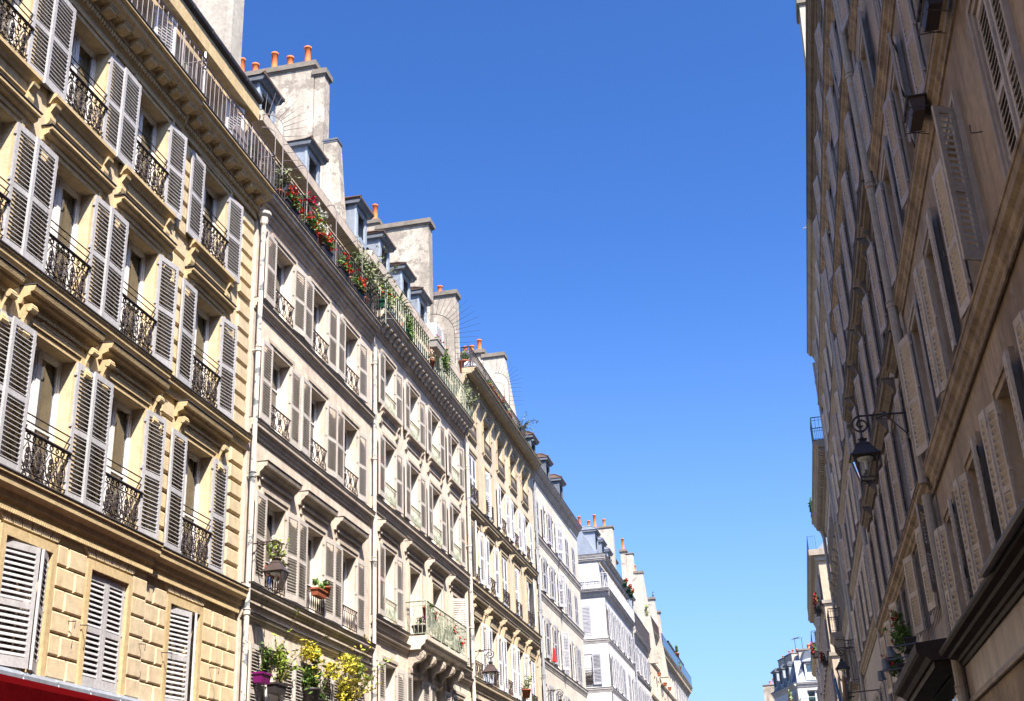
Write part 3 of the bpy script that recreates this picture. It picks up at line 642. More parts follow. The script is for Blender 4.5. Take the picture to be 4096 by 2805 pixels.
# rusticated blocks of the mezzanine
rb = MB()
def rows(z0, z1, n): return [(z0+(z1-z0)*k/n, z0+(z1-z0)*(k+1)/n) for k in range(n)]
ent = [(Y-0.08 if Y < 17 else Y-0.14) for Y in C1]
edges = [8.9]+sum([[c-0.51-0.13, c+0.51+0.13] for c in ent], [])+[20.6]
for a, c in zip(edges[::2], edges[1::2]):
    dd = 0.0
    cuts = [a, c]
    if a < 17.2 < c: cuts = [a, 17.15, 17.22, c]
    for j in range(0, len(cuts), 2):
        a2, c2 = cuts[j], cuts[j+1]; dd = -0.07 if a2 > 17.19 else 0.0
        for r_, (z0, z1) in enumerate(rows(3.9, 6.0, 7)):
            L_ = c2-a2; n = max(1, round(L_/0.42)); 
            ws = [L_/n]*n
            if n > 1: sh_ = 0.1*(1 if r_ % 2 else -1); ws[0] += sh_; ws[-1] -= sh_
            x = a2
            for q in ws:
                rb.cbox(b1.X(x)+0.014, b1.X(x+q)-0.014, dd, dd+0.05, z0+0.014, z1-0.014, 0.018); x += q
for c in ent:   # flat arches over the mezzanine windows
    n = 6; W_ = 0.64
    dd = -0.07 if c > 17.2 else 0.0
    for k in range(n):
        u0, u1 = -W_+2*W_*k/n, -W_+2*W_*(k+1)/n; s_ = 1.28
        z0, z1 = 6.02, 6.17
        x0, x1 = b1.X(c+u0), b1.X(c+u1)
        rb.slab([(x0+0.012, 6.0), (x1-0.012, 6.0), (b1.X(c+u1*s_)-0.012, 6.22), (b1.X(c+u0*s_)+0.012, 6.22)], dd, dd+0.055)
b1.part('rustication', rb, yellow)
for c in ent:
    k = MB(); x = b1.X(c); dd = -0.07 if c > 17.2 else 0.0
    k.box(x-0.64, x-0.525, dd, dd+0.06, 3.9, 5.96); k.box(x+0.525, x+0.64, dd, dd+0.06, 3.9, 5.96); k.box(x-0.525, x+0.525, dd, dd+0.06, 5.83, 5.96); b1.part('surround', k, yellow2)
# chained quoins on the upper floors
for (ya, yb_, dd) in ((19.98, 20.52, -0.07), (17.27, 17.72, -0.07), (16.95, 17.17, 0.0)):
    for (za, zb) in ((6.62, 9.14), (9.56, 12.2), (12.3, 14.2)):
        for z0, z1 in rows(za, zb, round((zb-za)/0.32)): qb = MB(); qb.cbox(b1.X(ya), b1.X(yb_), dd, dd+0.055, z0+0.03, z1-0.03, 0.02); b1.part('quoin', qb, yellow)
# attic behind the balcony
for Y in C1: b1.window(Y-0.25 if Y < 17 else 18.9, 1.05, 14.95, 16.55, (150, 165), None, None, shutw, sur=False, lay=2, d=-0.32, cur=1, leafw=0.52)
b1.panel('attic_wall', 14.45, 17.05, 2, 0, b1.L-0.12, d=-0.32)
b1.course(16.95, 0.14, 0.36, 0, b1.L-0.15, -0.32+0.05, yellow2, name='eaves_cornice', fl=False)
b1.gutter(17.08, 0.0, 0.09, 0, b1.L-0.15)
b1.balrail(14.9, 0.40, 0.84, XS-7.5, XS, railg, 0.165, mesh=True, ends=(False, True))
b1.balrail(14.9, 0.33, 0.84, XS+0.03, b1.L, railg, 0.165, mesh=True, ends=(False, True))
b1.roof(17.1, -0.35, 1.6, 1.4, zincd)
b1.fan(20.62, 16.35, 1.0, 0.0, m=railg)
b1.chimney(b1.L-0.02, b1.L+0.52, -2.3, -0.82, 14.0, 23.2, stackw)
b1.chimney(b1.L-4.9, b1.L-4.3, -3.2, -2.0, 14.0, 22.2, stackw)
# shop awning with its zinc flashing
aw = MB(); aw.prism([(0.03, 4.14), (1.3, 3.72), (1.3, 3.70), (0.03, 4.10)], 42.5, b1.X(19.4)); aw.box(42.5, b1.X(19.4), 1.28, 1.30, 3.45, 3.72); b1.part('awning', aw, awn)
aw = MB(); aw.prism([(0.0, 4.2), (0.10, 4.2), (0.17, 4.14), (0.17, 4.09), (0.0, 4.09)], 42.3, b1.X(19.6))
for k in range(14): aw.tube([(42.4+k*0.8, -0.172, 4.09), (42.4+k*0.8, -0.172, 4.15), (42.4+k*0.8, 0.0, 4.22)], 0.012, 4)
b1.part('awning_flashing', aw, zinc)
b1.pipe(20.66, 0.1, 14.2, 0.12, 0.05, pipew, head=True)
# wire hooks holding the mezzanine shutters
for Y in (15.05, 15.36, 17.0, 17.85, 19.55):
    hk = MB(); x = b1.X(Y); hk.tube([(x, 0.06, 5.02), (x+0.02, -0.16, 5.0), (x+0.0, -0.16, 4.9)], 0.008, 4); b1.part('shutter_hook', hk, iron)

# ---- 2: pinkish plaster building
b2 = Front('L', 20.62, 27.88, 'pinkish plaster building with beige shutters and red geraniums along its top balcony', pink, pink2)
for i, Y in enumerate((21.98, 24.12, 26.25)):
    an = ((172, 176), (173, 177), (173, 177))[i]; an3 = ((172, 177), (171, 176), (173, 177))[i]
    b2.window(Y, 1.06, 12.58, 14.14, an3, 'scroll', iron, shutb, pitch=0.056, trans=(0.5,), cur=2, recess=0.2)
    b2.window(Y, 1.06, 9.98, 11.70, an3, 'scroll', iron, shutb, pitch=0.056, trans=(0.35, 0.65), recess=0.2, ped=None)
    b2.window(Y, 1.06, 6.76, 8.53, an, 'baluster', iron, shutb, pitch=0.056, trans=(0.38,), recess=0.2, ped='denthood', pedh=0.60, cur=0)
    b2.window(Y, 1.06, 3.95, 5.66, (176, 178), None, None, shutb, pitch=0.055, sur=False, recess=0.2)
b2.panel('wall', 0, 14.5)
b2.course(12.47, 0.12, 0.22, m=pink2); b2.course(9.9, 0.14, 0.30, m=pink2); b2.course(6.68, 0.16, 0.26, m=pink2, dent=True, name='cornice_band'); b2.course(6.2, 0.08, 0.14, m=pink2)
b2.cornice(14.98, 0.30, 0.52, dent=True)
gj = MB()
for z0, z1 in rows(3.7, 5.7, 5):
    for xa, xb in ((0.15, 0.72), (2.05, 2.80), (4.2, 4.95), (6.3, 7.1)): gj = MB(); gj.cbox(xa, xb, 0, 0.022, z0+0.012, z1-0.012, 0.008); b2.part('rusticated_block', gj, pink)
for Y in (21.98, 24.12, 26.25):
    gj = MB(); x = b2.X(Y)
    for k in range(5): u0, u1 = -0.6+k*0.24, -0.6+(k+1)*0.24; gj.slab([(x+u0+0.008, 5.70), (x+u1-0.008, 5.70), (x+u1*1.15-0.008, 6.02), (x+u0*1.15+0.008, 6.02)], 0, 0.022)
    b2.part('flat_arch', gj, pink)
for Y in (21.6, 24.2, 26.6): b2.window(Y, 1.0, 15.05, 16.4, (None, None), None, None, None, sur=False, lay=2, d=-0.35, cur=1)
b2.panel('attic_wall', 14.5, 16.95, 2, d=-0.35)
b2.course(16.98, 0.14, 0.26, d0=-0.33, name='eaves_cornice')
for Yr in (22.6, 24.5, 26.4):
    k = MB(); x = b2.X(Yr); k.tube([(x, 0.3, 16.6), (x, -0.1, 16.75), (x, -0.22, 16.7), (x, -0.26, 16.5), (x, -0.26, 15.0)], 0.012, 5); b2.part('awning_rod', k, railg)
b2.balrail(15.0, 0.26, 0.80, m=iron, pitch=0.14, ends=(True, True))
b2.gutter(17.02, -0.14, 0.035); b2.roof(17.0, -0.35, 1.7, 1.3)
b2.dormer(22.2, 17.75, 0.9, 0.85, -0.62); b2.dormer(25.15, 17.85, 0.9, 0.85, -0.62)
b2.pipe(27.93, 0.1, 14.4, 0.10, 0.046, pipew, head=False)
XP = b2.L
b2.chimney(XP-0.1, XP+0.35, -4.6, -1.75, 15, 23.7, stack, pots=((-4.15, 0.72), (-3.7, 0.45), (-3.1, 0.72), (-2.6, 0.48), (-2.05, 0.72)), capd=0.08)
b2.chimney(XP-0.08, XP+0.33, -1.73, -1.42, 15, 23.38, stack, capd=0.07)
b2.chimney(XP-0.06, XP+0.31, -1.41, -1.02, 15, 20.95, stack, cap=0.05, slope=0.42, capm=zincd, capd=0.03)
b2.fan(27.9, 16.1, 0.8, 0.0, m=railgr)

# ---- 3: greige building with the little first-floor balcony
b3 = Front('L', 27.93, 37.38, 'greige plaster building with carved brackets under a small first-floor balcony of flowers', pink3, pink2)
for i, Y in enumerate((29.3, 31.55, 33.75, 36.0)):
    b3.window(Y, 1.0, 12.98, 14.48, ((173, 176), (172, 176), (173, 178), (172, 174))[i], 'baluster', railgr, shutb, pitch=0.06, sill='console', trans=(0.5,), recess=0.2)
    b3.window(Y, 1.0, 10.5, 12.15, ((172, 176), (173, 176), (172, 176), (168, 176))[i], 'baluster', railgr, shutb, pitch=0.06, trans=(0.38, 0.7), recess=0.2)
    b3.window(Y, 1.0, 7.50, 9.28, ((168, 176), (95, 95), (95, 95), (60, 176))[i], 'baluster' if i in (0, 3) else None, railgr, shutb if i in (0, 3) else mat('cream_inner_shutter', (0.66, 0.58, 0.42), 0.6), pitch=0.05, ped='denthood', pedh=0.58, trans=(0.38,), recess=0.24, leafw=(None if i in (0, 3) else 0.26), leafd=(0.07 if i in (0, 3) else -0.2))
    b3.window(Y, 1.0, 4.6, 6.42, ((176, 172), (178, 176), (178, 176), (178, 176))[i], None, None, shutb, pitch=0.055, recess=0.2)
b3.panel('wall', 0, 14.9)
b3.course(10.36, 0.13, 0.3); b3.course(7.42, 0.12, 0.2); b3.course(7.1, 0.14, 0.2)
b3.cornice(15.48, 0.40, 0.6, mod='scroll')
gj = MB()
for z0, z1 in rows(4.4, 6.8, 6):
    for xa, xb in ((0.05, 0.75), (2.05, 2.95), (4.3, 5.2), (6.5, 7.4)): gj = MB(); gj.cbox(xa, xb, 0, 0.022, z0+0.012, z1-0.012, 0.008); b3.part('rusticated_block', gj, pink3)
# small balcony with carved consoles
bb = MB(); xa, xb = b3.X(30.75), b3.X(35.0)
bb.prism([(0, 7.02), (0.40, 7.02), (0.43, 7.1), (0.52, 7.16), (0.54, 7.24), (0.58, 7.26), (0.58, 7.36), (0, 7.37)], xa, xb)
b3.part('balcony_slab', bb, pink3)
for k in range(5):
    c = MB(); x = xa+0.2+k*(xb-xa-0.4)/4
    c.prism([(0, 6.42), (0.07, 6.40), (0.12, 6.46), (0.13, 6.58), (0.2, 6.70), (0.36, 6.74), (0.44, 6.80), (0.47, 6.90), (0.44, 7.02), (0, 7.02)], x-0.09, x+0.09)
    for yy, zz, rr in ((0.36, 6.88, 0.1), (0.08, 6.52, 0.07)):
        for q in (rr, rr*0.6, rr*0.25):
            for sx in (-0.095, 0.095): c.tube([(x+sx, -(yy+q*math.cos(t*PI/6)), zz+q*math.sin(t*PI/6)) for t in range(13)], 0.012, 4, False)
    b3.part('console', c, pink2)
b3.balrail(7.36, 0.56, 0.9, xa+0.03, xb-0.03, railgr, 0.105, diamond=True, fancy=False, posts=1.4)
for Y in (29.6, 32.2, 34.8): b3.window(Y, 1.0, 15.5, 16.7, (None, None), None, None, None, sur=False, lay=2, d=-0.35, cur=1)
b3.panel('attic_wall', 14.9, 17.2, 2, d=-0.35)
b3.course(17.28, 0.15, 0.28, d0=-0.33, name='eaves_cornice')
b3.balrail(15.5, 0.36, 0.88, m=railgr, pitch=0.2, fancy=False, ends=(True, True), r=0.015)
b3.gutter(17.33, -0.13, 0.035); b3.roof(17.3, -0.35, 1.7, 1.3)
for Y in (28.85, 30.95, 33.1, 34.95): b3.dormer(Y, 18.15, 0.88, 0.92, -0.62)
b3.pipe(37.42, 0.1, 14.8, 0.12, 0.055, pipew)
XP = b3.L
b3.chimney(XP-0.1, XP+0.4, -3.7, -2.95, 15.5, 23.75, stack, pots=((-3.5, 0.5), (-3.15, 0.75)), capd=0.07)
b3.chimney(XP-0.08, XP+0.38, -2.94, -1.05, 15.5, 23.45, stack, capd=0.1)
b3.fan(37.2, 18.75, 1.7, -1.0, n=11, m=iron)
# shed and unit on the roof terrace
t = MB(); t.box(b3.X(36.2), b3.X(37.2), -1.6, -0.9, 17.3, 18.9); b3.part('terrace_screen', t, shutw)

# ---- 4: ochre cream building, white shutters
b4 = Front('L', 37.45, 48.93, 'ochre cream building with white shutters, scrolled consoles and a deep bracketed cornice', cream, cream2)
st4 = [dict(D=(0.5, 0.5), C=(150, 172), A=(None, 176)), dict(D=(14, 0.5), C=(170, 174), A=(172, 176)), dict(D=(170, 174), C=(0.5, 0.5), A=(170, 174)), dict(D=(172, 176), C=(8, 8), A=(170, 174)), dict(D=(168, 178), C=(0.5, 30), A=(0.5, 0.5))]
for i, Y in enumerate((38.5, 40.72, 42.88, 45.02, 47.2)):
    s_ = st4[i]
    b4.window(Y, 0.92, 15.35, 16.62, (None, None), 'baluster', iron, None, sill='plain', trans=(0.5,), recess=0.26, cur=-1)
    b4.window(Y, 0.95, 13.1, 14.72, s_['D'], 'scroll', iron, shutw, pitch=0.06, trans=(0.5,))
    b4.window(Y, 0.95, 10.44, 12.2, s_['C'], 'scroll', iron, shutw, pitch=0.06, ped='plainhood', pedh=0.42, trans=(0.4,))
    b4.window(Y, 0.95, 7.3, 9.15, s_['A'], 'scroll', iron, shutw, pitch=0.06, ped='consolehood', pedh=0.62, trans=(0.4,))
    b4.window(Y, 0.95, 4.5, 6.2, (176, 176), None, None, shutw, pitch=0.06)
    # paired long consoles under the cornice
    for sg in (-1, 1):
        c = MB(); x = b4.X(Y)+sg*0.62
        if 0.2 < x < b4.L-0.2:
            c.prism([(0, 16.0), (0.03, 16.0), (0.07, 16.1), (0.05, 16.3), (0.07, 16.5), (0.14, 16.66), (0.18, 16.8), (0.17, 16.95), (0, 16.95)], x-0.07, x+0.07)
            c.tube([(x-0.075, -0.12, 16.84), (x+0.075, -0.12, 16.84)], 0.055, 8); c.tube([(x-0.075, -0.04, 16.12), (x+0.075, -0.04, 16.12)], 0.04, 8)
            c.box(x-0.1, x+0.1, 0, 0.018, 15.3, 16.0); b4.part('console', c, cream2)
b4.panel('wall', 0, 17.0)
b4.course(12.88, 0.13, 0.22); b4.course(10.3, 0.12, 0.28); b4.course(7.22, 0.15, 0.35); b4.course(6.6, 0.1, 0.15)
b4.cornice(17.55, 0.50, 0.6, dent=True)
b4.balrail(17.57, 0.30, 0.75, m=iron, pitch=0.1, ends=(True, False), xb=b4.L*0.8)
b4.panel('attic_wall', 17.5, 18.9, 3, d=-1.0); b4.roof(18.9, -1.0, 1.2, 1.4)
b4.chimney(5.4, 5.9, -2.7, -1.55, 17.5, 23.25, stack, pots=((-2.25, 0.4),), capd=0.09)
b4.chimney(b4.L-0.1, b4.L+0.4, -2.9, -1.9, 17, 23.15, stack, pots=((-2.75, 0.35), (-2.45, 0.35), (-2.1, 0.6)), capd=0.1)
b4.chimney(b4.L-0.08, b4.L+0.38, -1.89, -0.98, 17, 22.9, stackw, slope=0.8, capd=0.08)
b4.fan(48.0, 21.0, 1.2, -1.2, m=iron)
b4.pipe(48.97, 0.1, 16.9, 0.12, 0.055, pipeg)

# ---- 5: plain off-white building
b5 = Front('L', 49.0, 60.28, 'plain off-white building with thin white shutters and three tiled dormers at the street corner', offw, offw2)
rng = random.Random(3)
for r_, (z0, z1) in enumerate(((14.86, 16.3), (12.42, 13.92), (9.66, 11.35), (6.95, 8.6), (4.2, 5.9))):
    for c_, Y in enumerate((49.75, 51.5, 53.3, 55.15, 57.0, 58.8)):
        cl = (r_, c_) in ((0, 0), (0, 4), (0, 5), (1, 4), (1, 5), (2, 3), (2, 5), (0, 3))
        ang = (0.5, 0.5) if cl else (rng.choice((165, 174)), rng.choice((174, 140, 176)))
        b5.window(Y, 0.86, z0, z1, ang, None, None, shutw2, sur=False, pitch=0.06, trans=(0.5,), recess=0.2)
b5.panel('wall', 0, 17.1)
for z in (14.68, 12.3, 9.53, 6.8): b5.course(z, 0.09, 0.28)
b5.cornice(17.6, 0.30, 0.45)
b5.roof(17.65, -0.2, 1.9, 1.0, slate); b5.gutter(17.66, 0.26, 0.06)
for Y in (51.6, 55.0, 58.5): b5.dormer(Y, 18.6, 1.0, 0.95, -0.35, framemat=zincd, wallmat=zincd)
cl = MB(); cl.prism([(0.06, 9.7), (0.1, 10.25), (0.13, 10.25), (0.16, 9.68)], b5.X(51.3), b5.X(51.75))
tag(link('hanging_cloth', cl.mesh('hanging_cloth', redcloth), None, (-9.5, 49.0, 0), PI/2), 'bright red cloth hung over a window sill of the plain off-white building', 'cloth')

# ---- 6: white corner building behind the cross street
b6 = Front('L', 69.25, 80.9, 'bright white corner building with zinc dormers and a pale grey balcony railing', white, white2, depth=10)
rng = random.Random(4)
for r_, (z0, z1) in enumerate(((13.75, 15.42), (11.02, 12.7), (8.3, 10.0), (5.6, 7.3))):
    for c_, Y in enumerate((70.6, 73.0, 75.4, 77.8, 79.9)):
        ang = (0.5, 0.5) if (r_ == 1 and c_ in (2, 3)) else (172, 176)
        b6.window(Y, 0.95, z0, z1, ang, None, None, shutw2, sur=False, pitch=0.07, trans=(0.5,), recess=0.2)
b6.panel('wall', 0, 15.9)
for z in (13.54, 10.86, 8.1): b6.course(z, 0.08, 0.22)
b6.cornice(16.32, 0.28, 0.42); b6.balrail(16.35, 0.25, 0.85, m=railw, pitch=0.14, fancy=False, ends=(False, False))
for Y in (70.9, 73.6, 76.3, 79.0): b6.window(Y, 1.0, 16.4, 17.7, (172, 172), None, None, shutw2, sur=False, lay=2, d=-0.25, pitch=0.07)
b6.panel('attic_wall', 15.9, 18.0, 2, d=-0.25)
b6.cornice(18.35, 0.45, 0.4, d0=-0.25); b6.gutter(18.42, 0.12, 0.07, m=zincd); b6.roof(18.4, -0.3, 1.6, 0.9, zinc)
for Y in (70.3, 72.9, 75.5, 78.0): b6.dormer(Y, 18.85, 1.2, 1.0, -0.4, tilem=zinc, framemat=zinc, back=2.6)
b6.chimney(7.2, 7.8, -3.6, 0.15-0.35, 17, 21.9, stackw, pots=((-3.4, 0.4), (-2.9, 0.55), (-2.35, 0.9), (-1.75, 0.55), (-1.35, 0.9), (-0.75, 0.55)), cap=0.1)
b6.pipe(80.9, 0.1, 15.9, 0.1, 0.05, pipeg)
# its side wall on the cross street (same building: a second, turned front whose parts hang under it)
s6 = Front('L', 0, 5.5, 'side', white, white2, loc=(-15.0, 69.22, 0), rz=0.0)
s6.window(0, 0.0, 0, 0) if False else None
s6.window(0, 0.52, 13.75, 15.42, (0.5, None), None, None, shutw2, sur=False, x=4.35, lw=(0.52, None), pitch=0.07)
s6.window(0, 0.52, 11.04, 12.74, (None, 178), 'ornate', iron, shutw2, sur=False, x=4.28, lw=(None, 0.5), pitch=0.07, cur=-1, trans=(0.42,))
s6.panel('side_wall', 0, 16.0, back=0.4)
for z in (13.54, 10.86, 8.1): s6.course(z, 0.08, 0.22, xb=5.58, name='side_string_course')
s6.cornice(16.32, 0.28, 0.42, xb=5.78); s6.balrail(16.35, 0.25, 0.85, m=railw, pitch=0.2, fancy=False, ends=(False, False), xb=5.75)
k = MB(); k.box(0, 5.22, -0.3, 0.0, 16.0, 18.0); s6.part('side_attic_wall', k, white)
s6.cornice(18.35, 0.2, 0.4, xb=5.68)
for ch in list(s6.root.children):
    ch.parent = b6.root; ch.matrix_basis = b6.root.matrix_basis.inverted() @ s6.root.matrix_basis @ ch.matrix_basis
bpy.data.objects.remove(s6.root)

# ---- 7..11: receding houses
def simple(side, Y0, Y1, label, wm, tm, rowsz, bays, w_, shm, courses, corn, mod=None, rail=None, attic=None, roofm=zinc, pitch=0.09, hood=None, ang=(174, 176), closed=(), guard=None, depth=8, closedall=False, dn=False):
    f = Front(side, Y0, Y1, label, wm, tm, depth)
    st = (Y1-Y0)/bays
    for r_, (z0, z1) in enumerate(rowsz):
        for c_ in range(bays):
            a = (0.5, 0.5) if ((r_, c_) in closed) else ang
            f.window(Y0+(c_+0.5)*st, w_, z0, z1, a, guard, iron, shm, sur=False if hood is None else True, pitch=pitch, trans=(0.5,), recess=0.2, ped=hood)
    zt, dd, hh = corn
    f.panel('wall', 0, zt-hh*0.6)
    for z in courses: f.course(z, 0.12, 0.25)
    f.cornice(zt, dd, hh, mod=mod, dent=dn)
    if rail: f.balrail(zt+0.02, dd*0.9, rail[0], m=rail[1], pitch=0.13, fancy=False)
    if attic:
        f.panel('attic_wall', zt-hh*0.6, attic, 5, d=-0.4); f.roof(attic, -0.35, 1.5, 1.2, roofm); f.gutter(attic+0.05, -0.2, 0.09, m=roofm)
    else: f.roof(zt, 0.0, 1.6, 1.5, roofm)
    return f
b7 = simple('L', 80.95, 89.5, 'white building with a black balcony screen, right behind the white corner building', white, white2, ((13.5, 15.15), (10.9, 12.6), (8.2, 9.9)), 4, 0.9, shutw2, (13.3, 10.7, 8.0), (16.0, 0.32, 0.6), rail=(1.05, iron), attic=17.8)
k = MB(); k.box(0.1, b7.L-0.1, 0.26, 0.29, 16.05, 17.0); b7.part('balcony_screen', k, lead)
b7.chimney(8.3, 8.8, -1.35, -0.95, 15, 23.4, stackw, pots=((-1.15, 0.9),), capd=0.1); b7.chimney(8.32, 8.78, -0.94, -0.45, 15, 23.1, stackw, cap=0.06, slope=0.3); b7.chimney(8.34, 8.76, -0.44, 0.15, 15, 21.7, stackw, pots=((-0.4, 0.5),), slope=0.6)
for Y in (82.4, 84.9, 87.2): b7.dormer(Y, 18.1, 1.1, 1.1, -0.5, tilem=zinc, framemat=bluef)
b8 = simple('L', 89.55, 96.9, 'narrow sand-coloured building between the white building and the glazed balcony', sand, sand2, ((15.8, 17.2), (13.3, 14.6), (10.6, 12.2), (8.0, 9.6)), 3, 0.85, None, (15.5, 12.9, 10.2), (18.05, 0.3, 0.6), rail=(0.7, iron), attic=19.0)
b8.chimney(7.2, 7.7, -1.1, 0.1, 15, 21.2, stackw, slope=0.6, capm=stackcap, capd=0.1)
b9 = simple('L', 96.95, 109.2, 'sand-coloured building with a bluish glazed balcony and terracotta boxes on its sills', sand, sand2, ((15.0, 16.4), (12.0, 13.8), (9.2, 11.0)), 6, 0.85, None, (14.6, 11.6), (17.4, 0.5, 0.8), mod='scroll', rail=(0.95, iron), attic=18.6, hood=None)
k = MB(); k.box(0.1, b9.L-0.1, 0.46, 0.475, 17.45, 18.3); b9.part('balcony_glazing', k, bglass)
b9.chimney(12.3, 12.9, -1.6, -0.75, 16, 22.5, stackb, slope=0.3, capm=stackcap, capd=0.12)
b10 = simple('L', 109.25, 123.8, 'farthest sandy building on the left with a glazed balcony above large brackets', sand, sand2, ((15.0, 16.4), (12.0, 13.8), (9.2, 11.0)), 6, 0.9, shutw2, (14.6, 11.6), (17.5, 0.5, 0.9), mod='scroll', rail=(0.95, iron), attic=19.7, roofm=slate)
k = MB(); k.box(0.1, b10.L-0.1, 0.46, 0.475, 17.55, 18.4); b10.part('balcony_glazing', k, bglass)



# ================================================================== RIGHT SIDE (in shade)
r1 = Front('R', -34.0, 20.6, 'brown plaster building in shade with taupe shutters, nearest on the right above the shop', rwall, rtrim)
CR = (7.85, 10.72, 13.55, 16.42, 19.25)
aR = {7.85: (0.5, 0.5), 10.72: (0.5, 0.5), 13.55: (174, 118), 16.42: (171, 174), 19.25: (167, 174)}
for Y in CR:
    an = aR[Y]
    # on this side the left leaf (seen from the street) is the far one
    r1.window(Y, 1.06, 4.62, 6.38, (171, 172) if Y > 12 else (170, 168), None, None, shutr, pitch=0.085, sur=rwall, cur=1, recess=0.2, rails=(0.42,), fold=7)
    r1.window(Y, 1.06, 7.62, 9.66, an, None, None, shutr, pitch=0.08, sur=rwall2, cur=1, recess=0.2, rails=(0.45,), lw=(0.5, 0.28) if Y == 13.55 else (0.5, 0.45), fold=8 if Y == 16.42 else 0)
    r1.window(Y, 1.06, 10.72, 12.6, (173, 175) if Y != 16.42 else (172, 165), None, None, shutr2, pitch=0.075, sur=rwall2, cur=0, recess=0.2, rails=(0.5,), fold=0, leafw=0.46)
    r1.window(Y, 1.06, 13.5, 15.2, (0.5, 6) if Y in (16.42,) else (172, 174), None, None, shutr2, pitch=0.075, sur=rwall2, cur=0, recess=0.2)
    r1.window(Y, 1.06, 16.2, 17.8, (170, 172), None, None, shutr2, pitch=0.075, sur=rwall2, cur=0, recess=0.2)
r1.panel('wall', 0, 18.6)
r1.course(7.55, 0.14, 0.42, m=rtrim, dent=True, name='cornice_band', fl=False); r1.course(10.66, 0.13, 0.34, m=rtrim, fl=False); r1.course(13.42, 0.13, 0.3, m=rtrim, fl=False); r1.course(16.1, 0.1, 0.2, m=rtrim, fl=False)
r1.cornice(19.0, 0.25, 0.5, m=rtrim); r1.roof(19.05, -0.1, 1.6, 1.5, slate)
r1.pipe(20.72, 0.1, 7.1, 0.14, 0.085, piper, joints=3.0); r1.pipe(20.72, 7.3, 18.6, 0.14, 0.085, piper, joints=2.45)
# shop front below: dark cornice, fascia, glazing bars
k = MB(); k.prism([(0, 4.28), (0.07, 4.28), (0.09, 4.33), (0.13, 4.34), (0.15, 4.38), (0.26, 4.40), (0.28, 4.44), (0.37, 4.45), (0.40, 4.49), (0.40, 4.53), (0, 4.58)], 0.0, r1.L-0.1); r1.part('shop_cornice', k, shopb)
k = MB(); k.tube([(30.0, -0.46, 4.50), (r1.X(14.6), -0.46, 4.50)], 0.05, 8); r1.part('awning_roller', k, lead)
k = MB(); k.box(0, r1.L-0.25, 0.0, 0.03, 3.74, 4.28); k.prism([(0.03, 3.70), (0.06, 3.71), (0.08, 3.75), (0.06, 3.79), (0.03, 3.80)], 0, r1.L-0.25); r1.part('shop_fascia', k, mat('worn_brown_fascia', (0.30, 0.215, 0.155), 0.5, var=(0.11, 0.075, 0.055), vs=2.2, streak=0.7, bump=0.2, bs=8, spec=0.5))
k = MB()
XA = r1.X(1.0)-20
posts = [r1.L-0.6-q*1.85 for q in range(14)]
for x in posts: k.box(x-0.05, x+0.05, 0.0, 0.12, 0.3, 3.70)
k.box(posts[-1], r1.L-0.3, 0.0, 0.09, 3.55, 3.69); k.box(posts[-1], r1.L-0.3, 0.0, 0.08, 2.85, 2.92)
for x in posts[1:]: k.bar((x, -0.06, 2.92), (x+1.85, -0.06, 3.55), 0.018); k.bar((x, -0.06, 3.55), (x+1.85, -0.06, 2.92), 0.018)
r1.part('shop_window_frame', k, shopb)
k = MB(); k.quad((20, -0.03, 0.6), (r1.L-0.4, -0.03, 0.6), (r1.L-0.4, -0.03, 3.6), (20, -0.03, 3.6)); r1.part('shop_glass', k, glass)
# iron hooks on the wall
for Y, z in ((12.1, 8.75), (12.15, 5.6), (15.0, 5.55), (18.0, 5.6), (15.0, 8.7)):
    k = MB(); x = r1.X(Y); k.tube([(x, 0, z), (x, -0.12, z), (x+0.12, -0.14, z+0.03)], 0.008, 4); r1.part('shutter_hook', k, iron)

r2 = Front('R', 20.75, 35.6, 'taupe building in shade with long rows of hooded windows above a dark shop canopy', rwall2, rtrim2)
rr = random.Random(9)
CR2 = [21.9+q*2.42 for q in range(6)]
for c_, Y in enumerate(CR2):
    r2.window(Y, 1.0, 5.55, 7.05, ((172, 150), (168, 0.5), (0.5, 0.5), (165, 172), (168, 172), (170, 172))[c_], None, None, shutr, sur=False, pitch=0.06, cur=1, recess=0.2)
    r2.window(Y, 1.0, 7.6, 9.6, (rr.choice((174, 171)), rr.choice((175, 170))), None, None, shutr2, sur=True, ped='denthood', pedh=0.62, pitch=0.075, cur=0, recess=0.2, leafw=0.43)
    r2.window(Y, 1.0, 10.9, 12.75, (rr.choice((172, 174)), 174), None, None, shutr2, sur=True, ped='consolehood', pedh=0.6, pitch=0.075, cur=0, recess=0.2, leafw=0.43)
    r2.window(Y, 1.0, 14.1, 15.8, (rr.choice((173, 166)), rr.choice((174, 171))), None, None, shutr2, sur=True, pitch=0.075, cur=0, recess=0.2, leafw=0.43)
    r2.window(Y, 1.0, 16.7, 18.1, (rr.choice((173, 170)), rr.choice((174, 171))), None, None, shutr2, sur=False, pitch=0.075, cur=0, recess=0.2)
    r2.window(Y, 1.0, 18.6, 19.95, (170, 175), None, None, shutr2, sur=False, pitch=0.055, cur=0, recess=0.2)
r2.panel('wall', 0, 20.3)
r2.course(7.45, 0.19, 0.34, m=rtrim); r2.course(10.75, 0.12, 0.2, m=rtrim2); r2.course(13.95, 0.15, 0.3, m=rtrim2); r2.course(16.45, 0.14, 0.22, m=rtrim); r2.course(18.45, 0.2, 0.35, m=rtrim)
r2.cornice(20.5, 0.32, 0.45, m=rtrim2); r2.roof(20.55, -0.1, 1.5, 1.5, slate)
k = MB()
for q in range(58): k.box(0.1+q*0.25, 0.11+q*0.25, 0.0, 0.012, 5.4, 7.1)
r2.part('plank_joints', k, rtrim2)
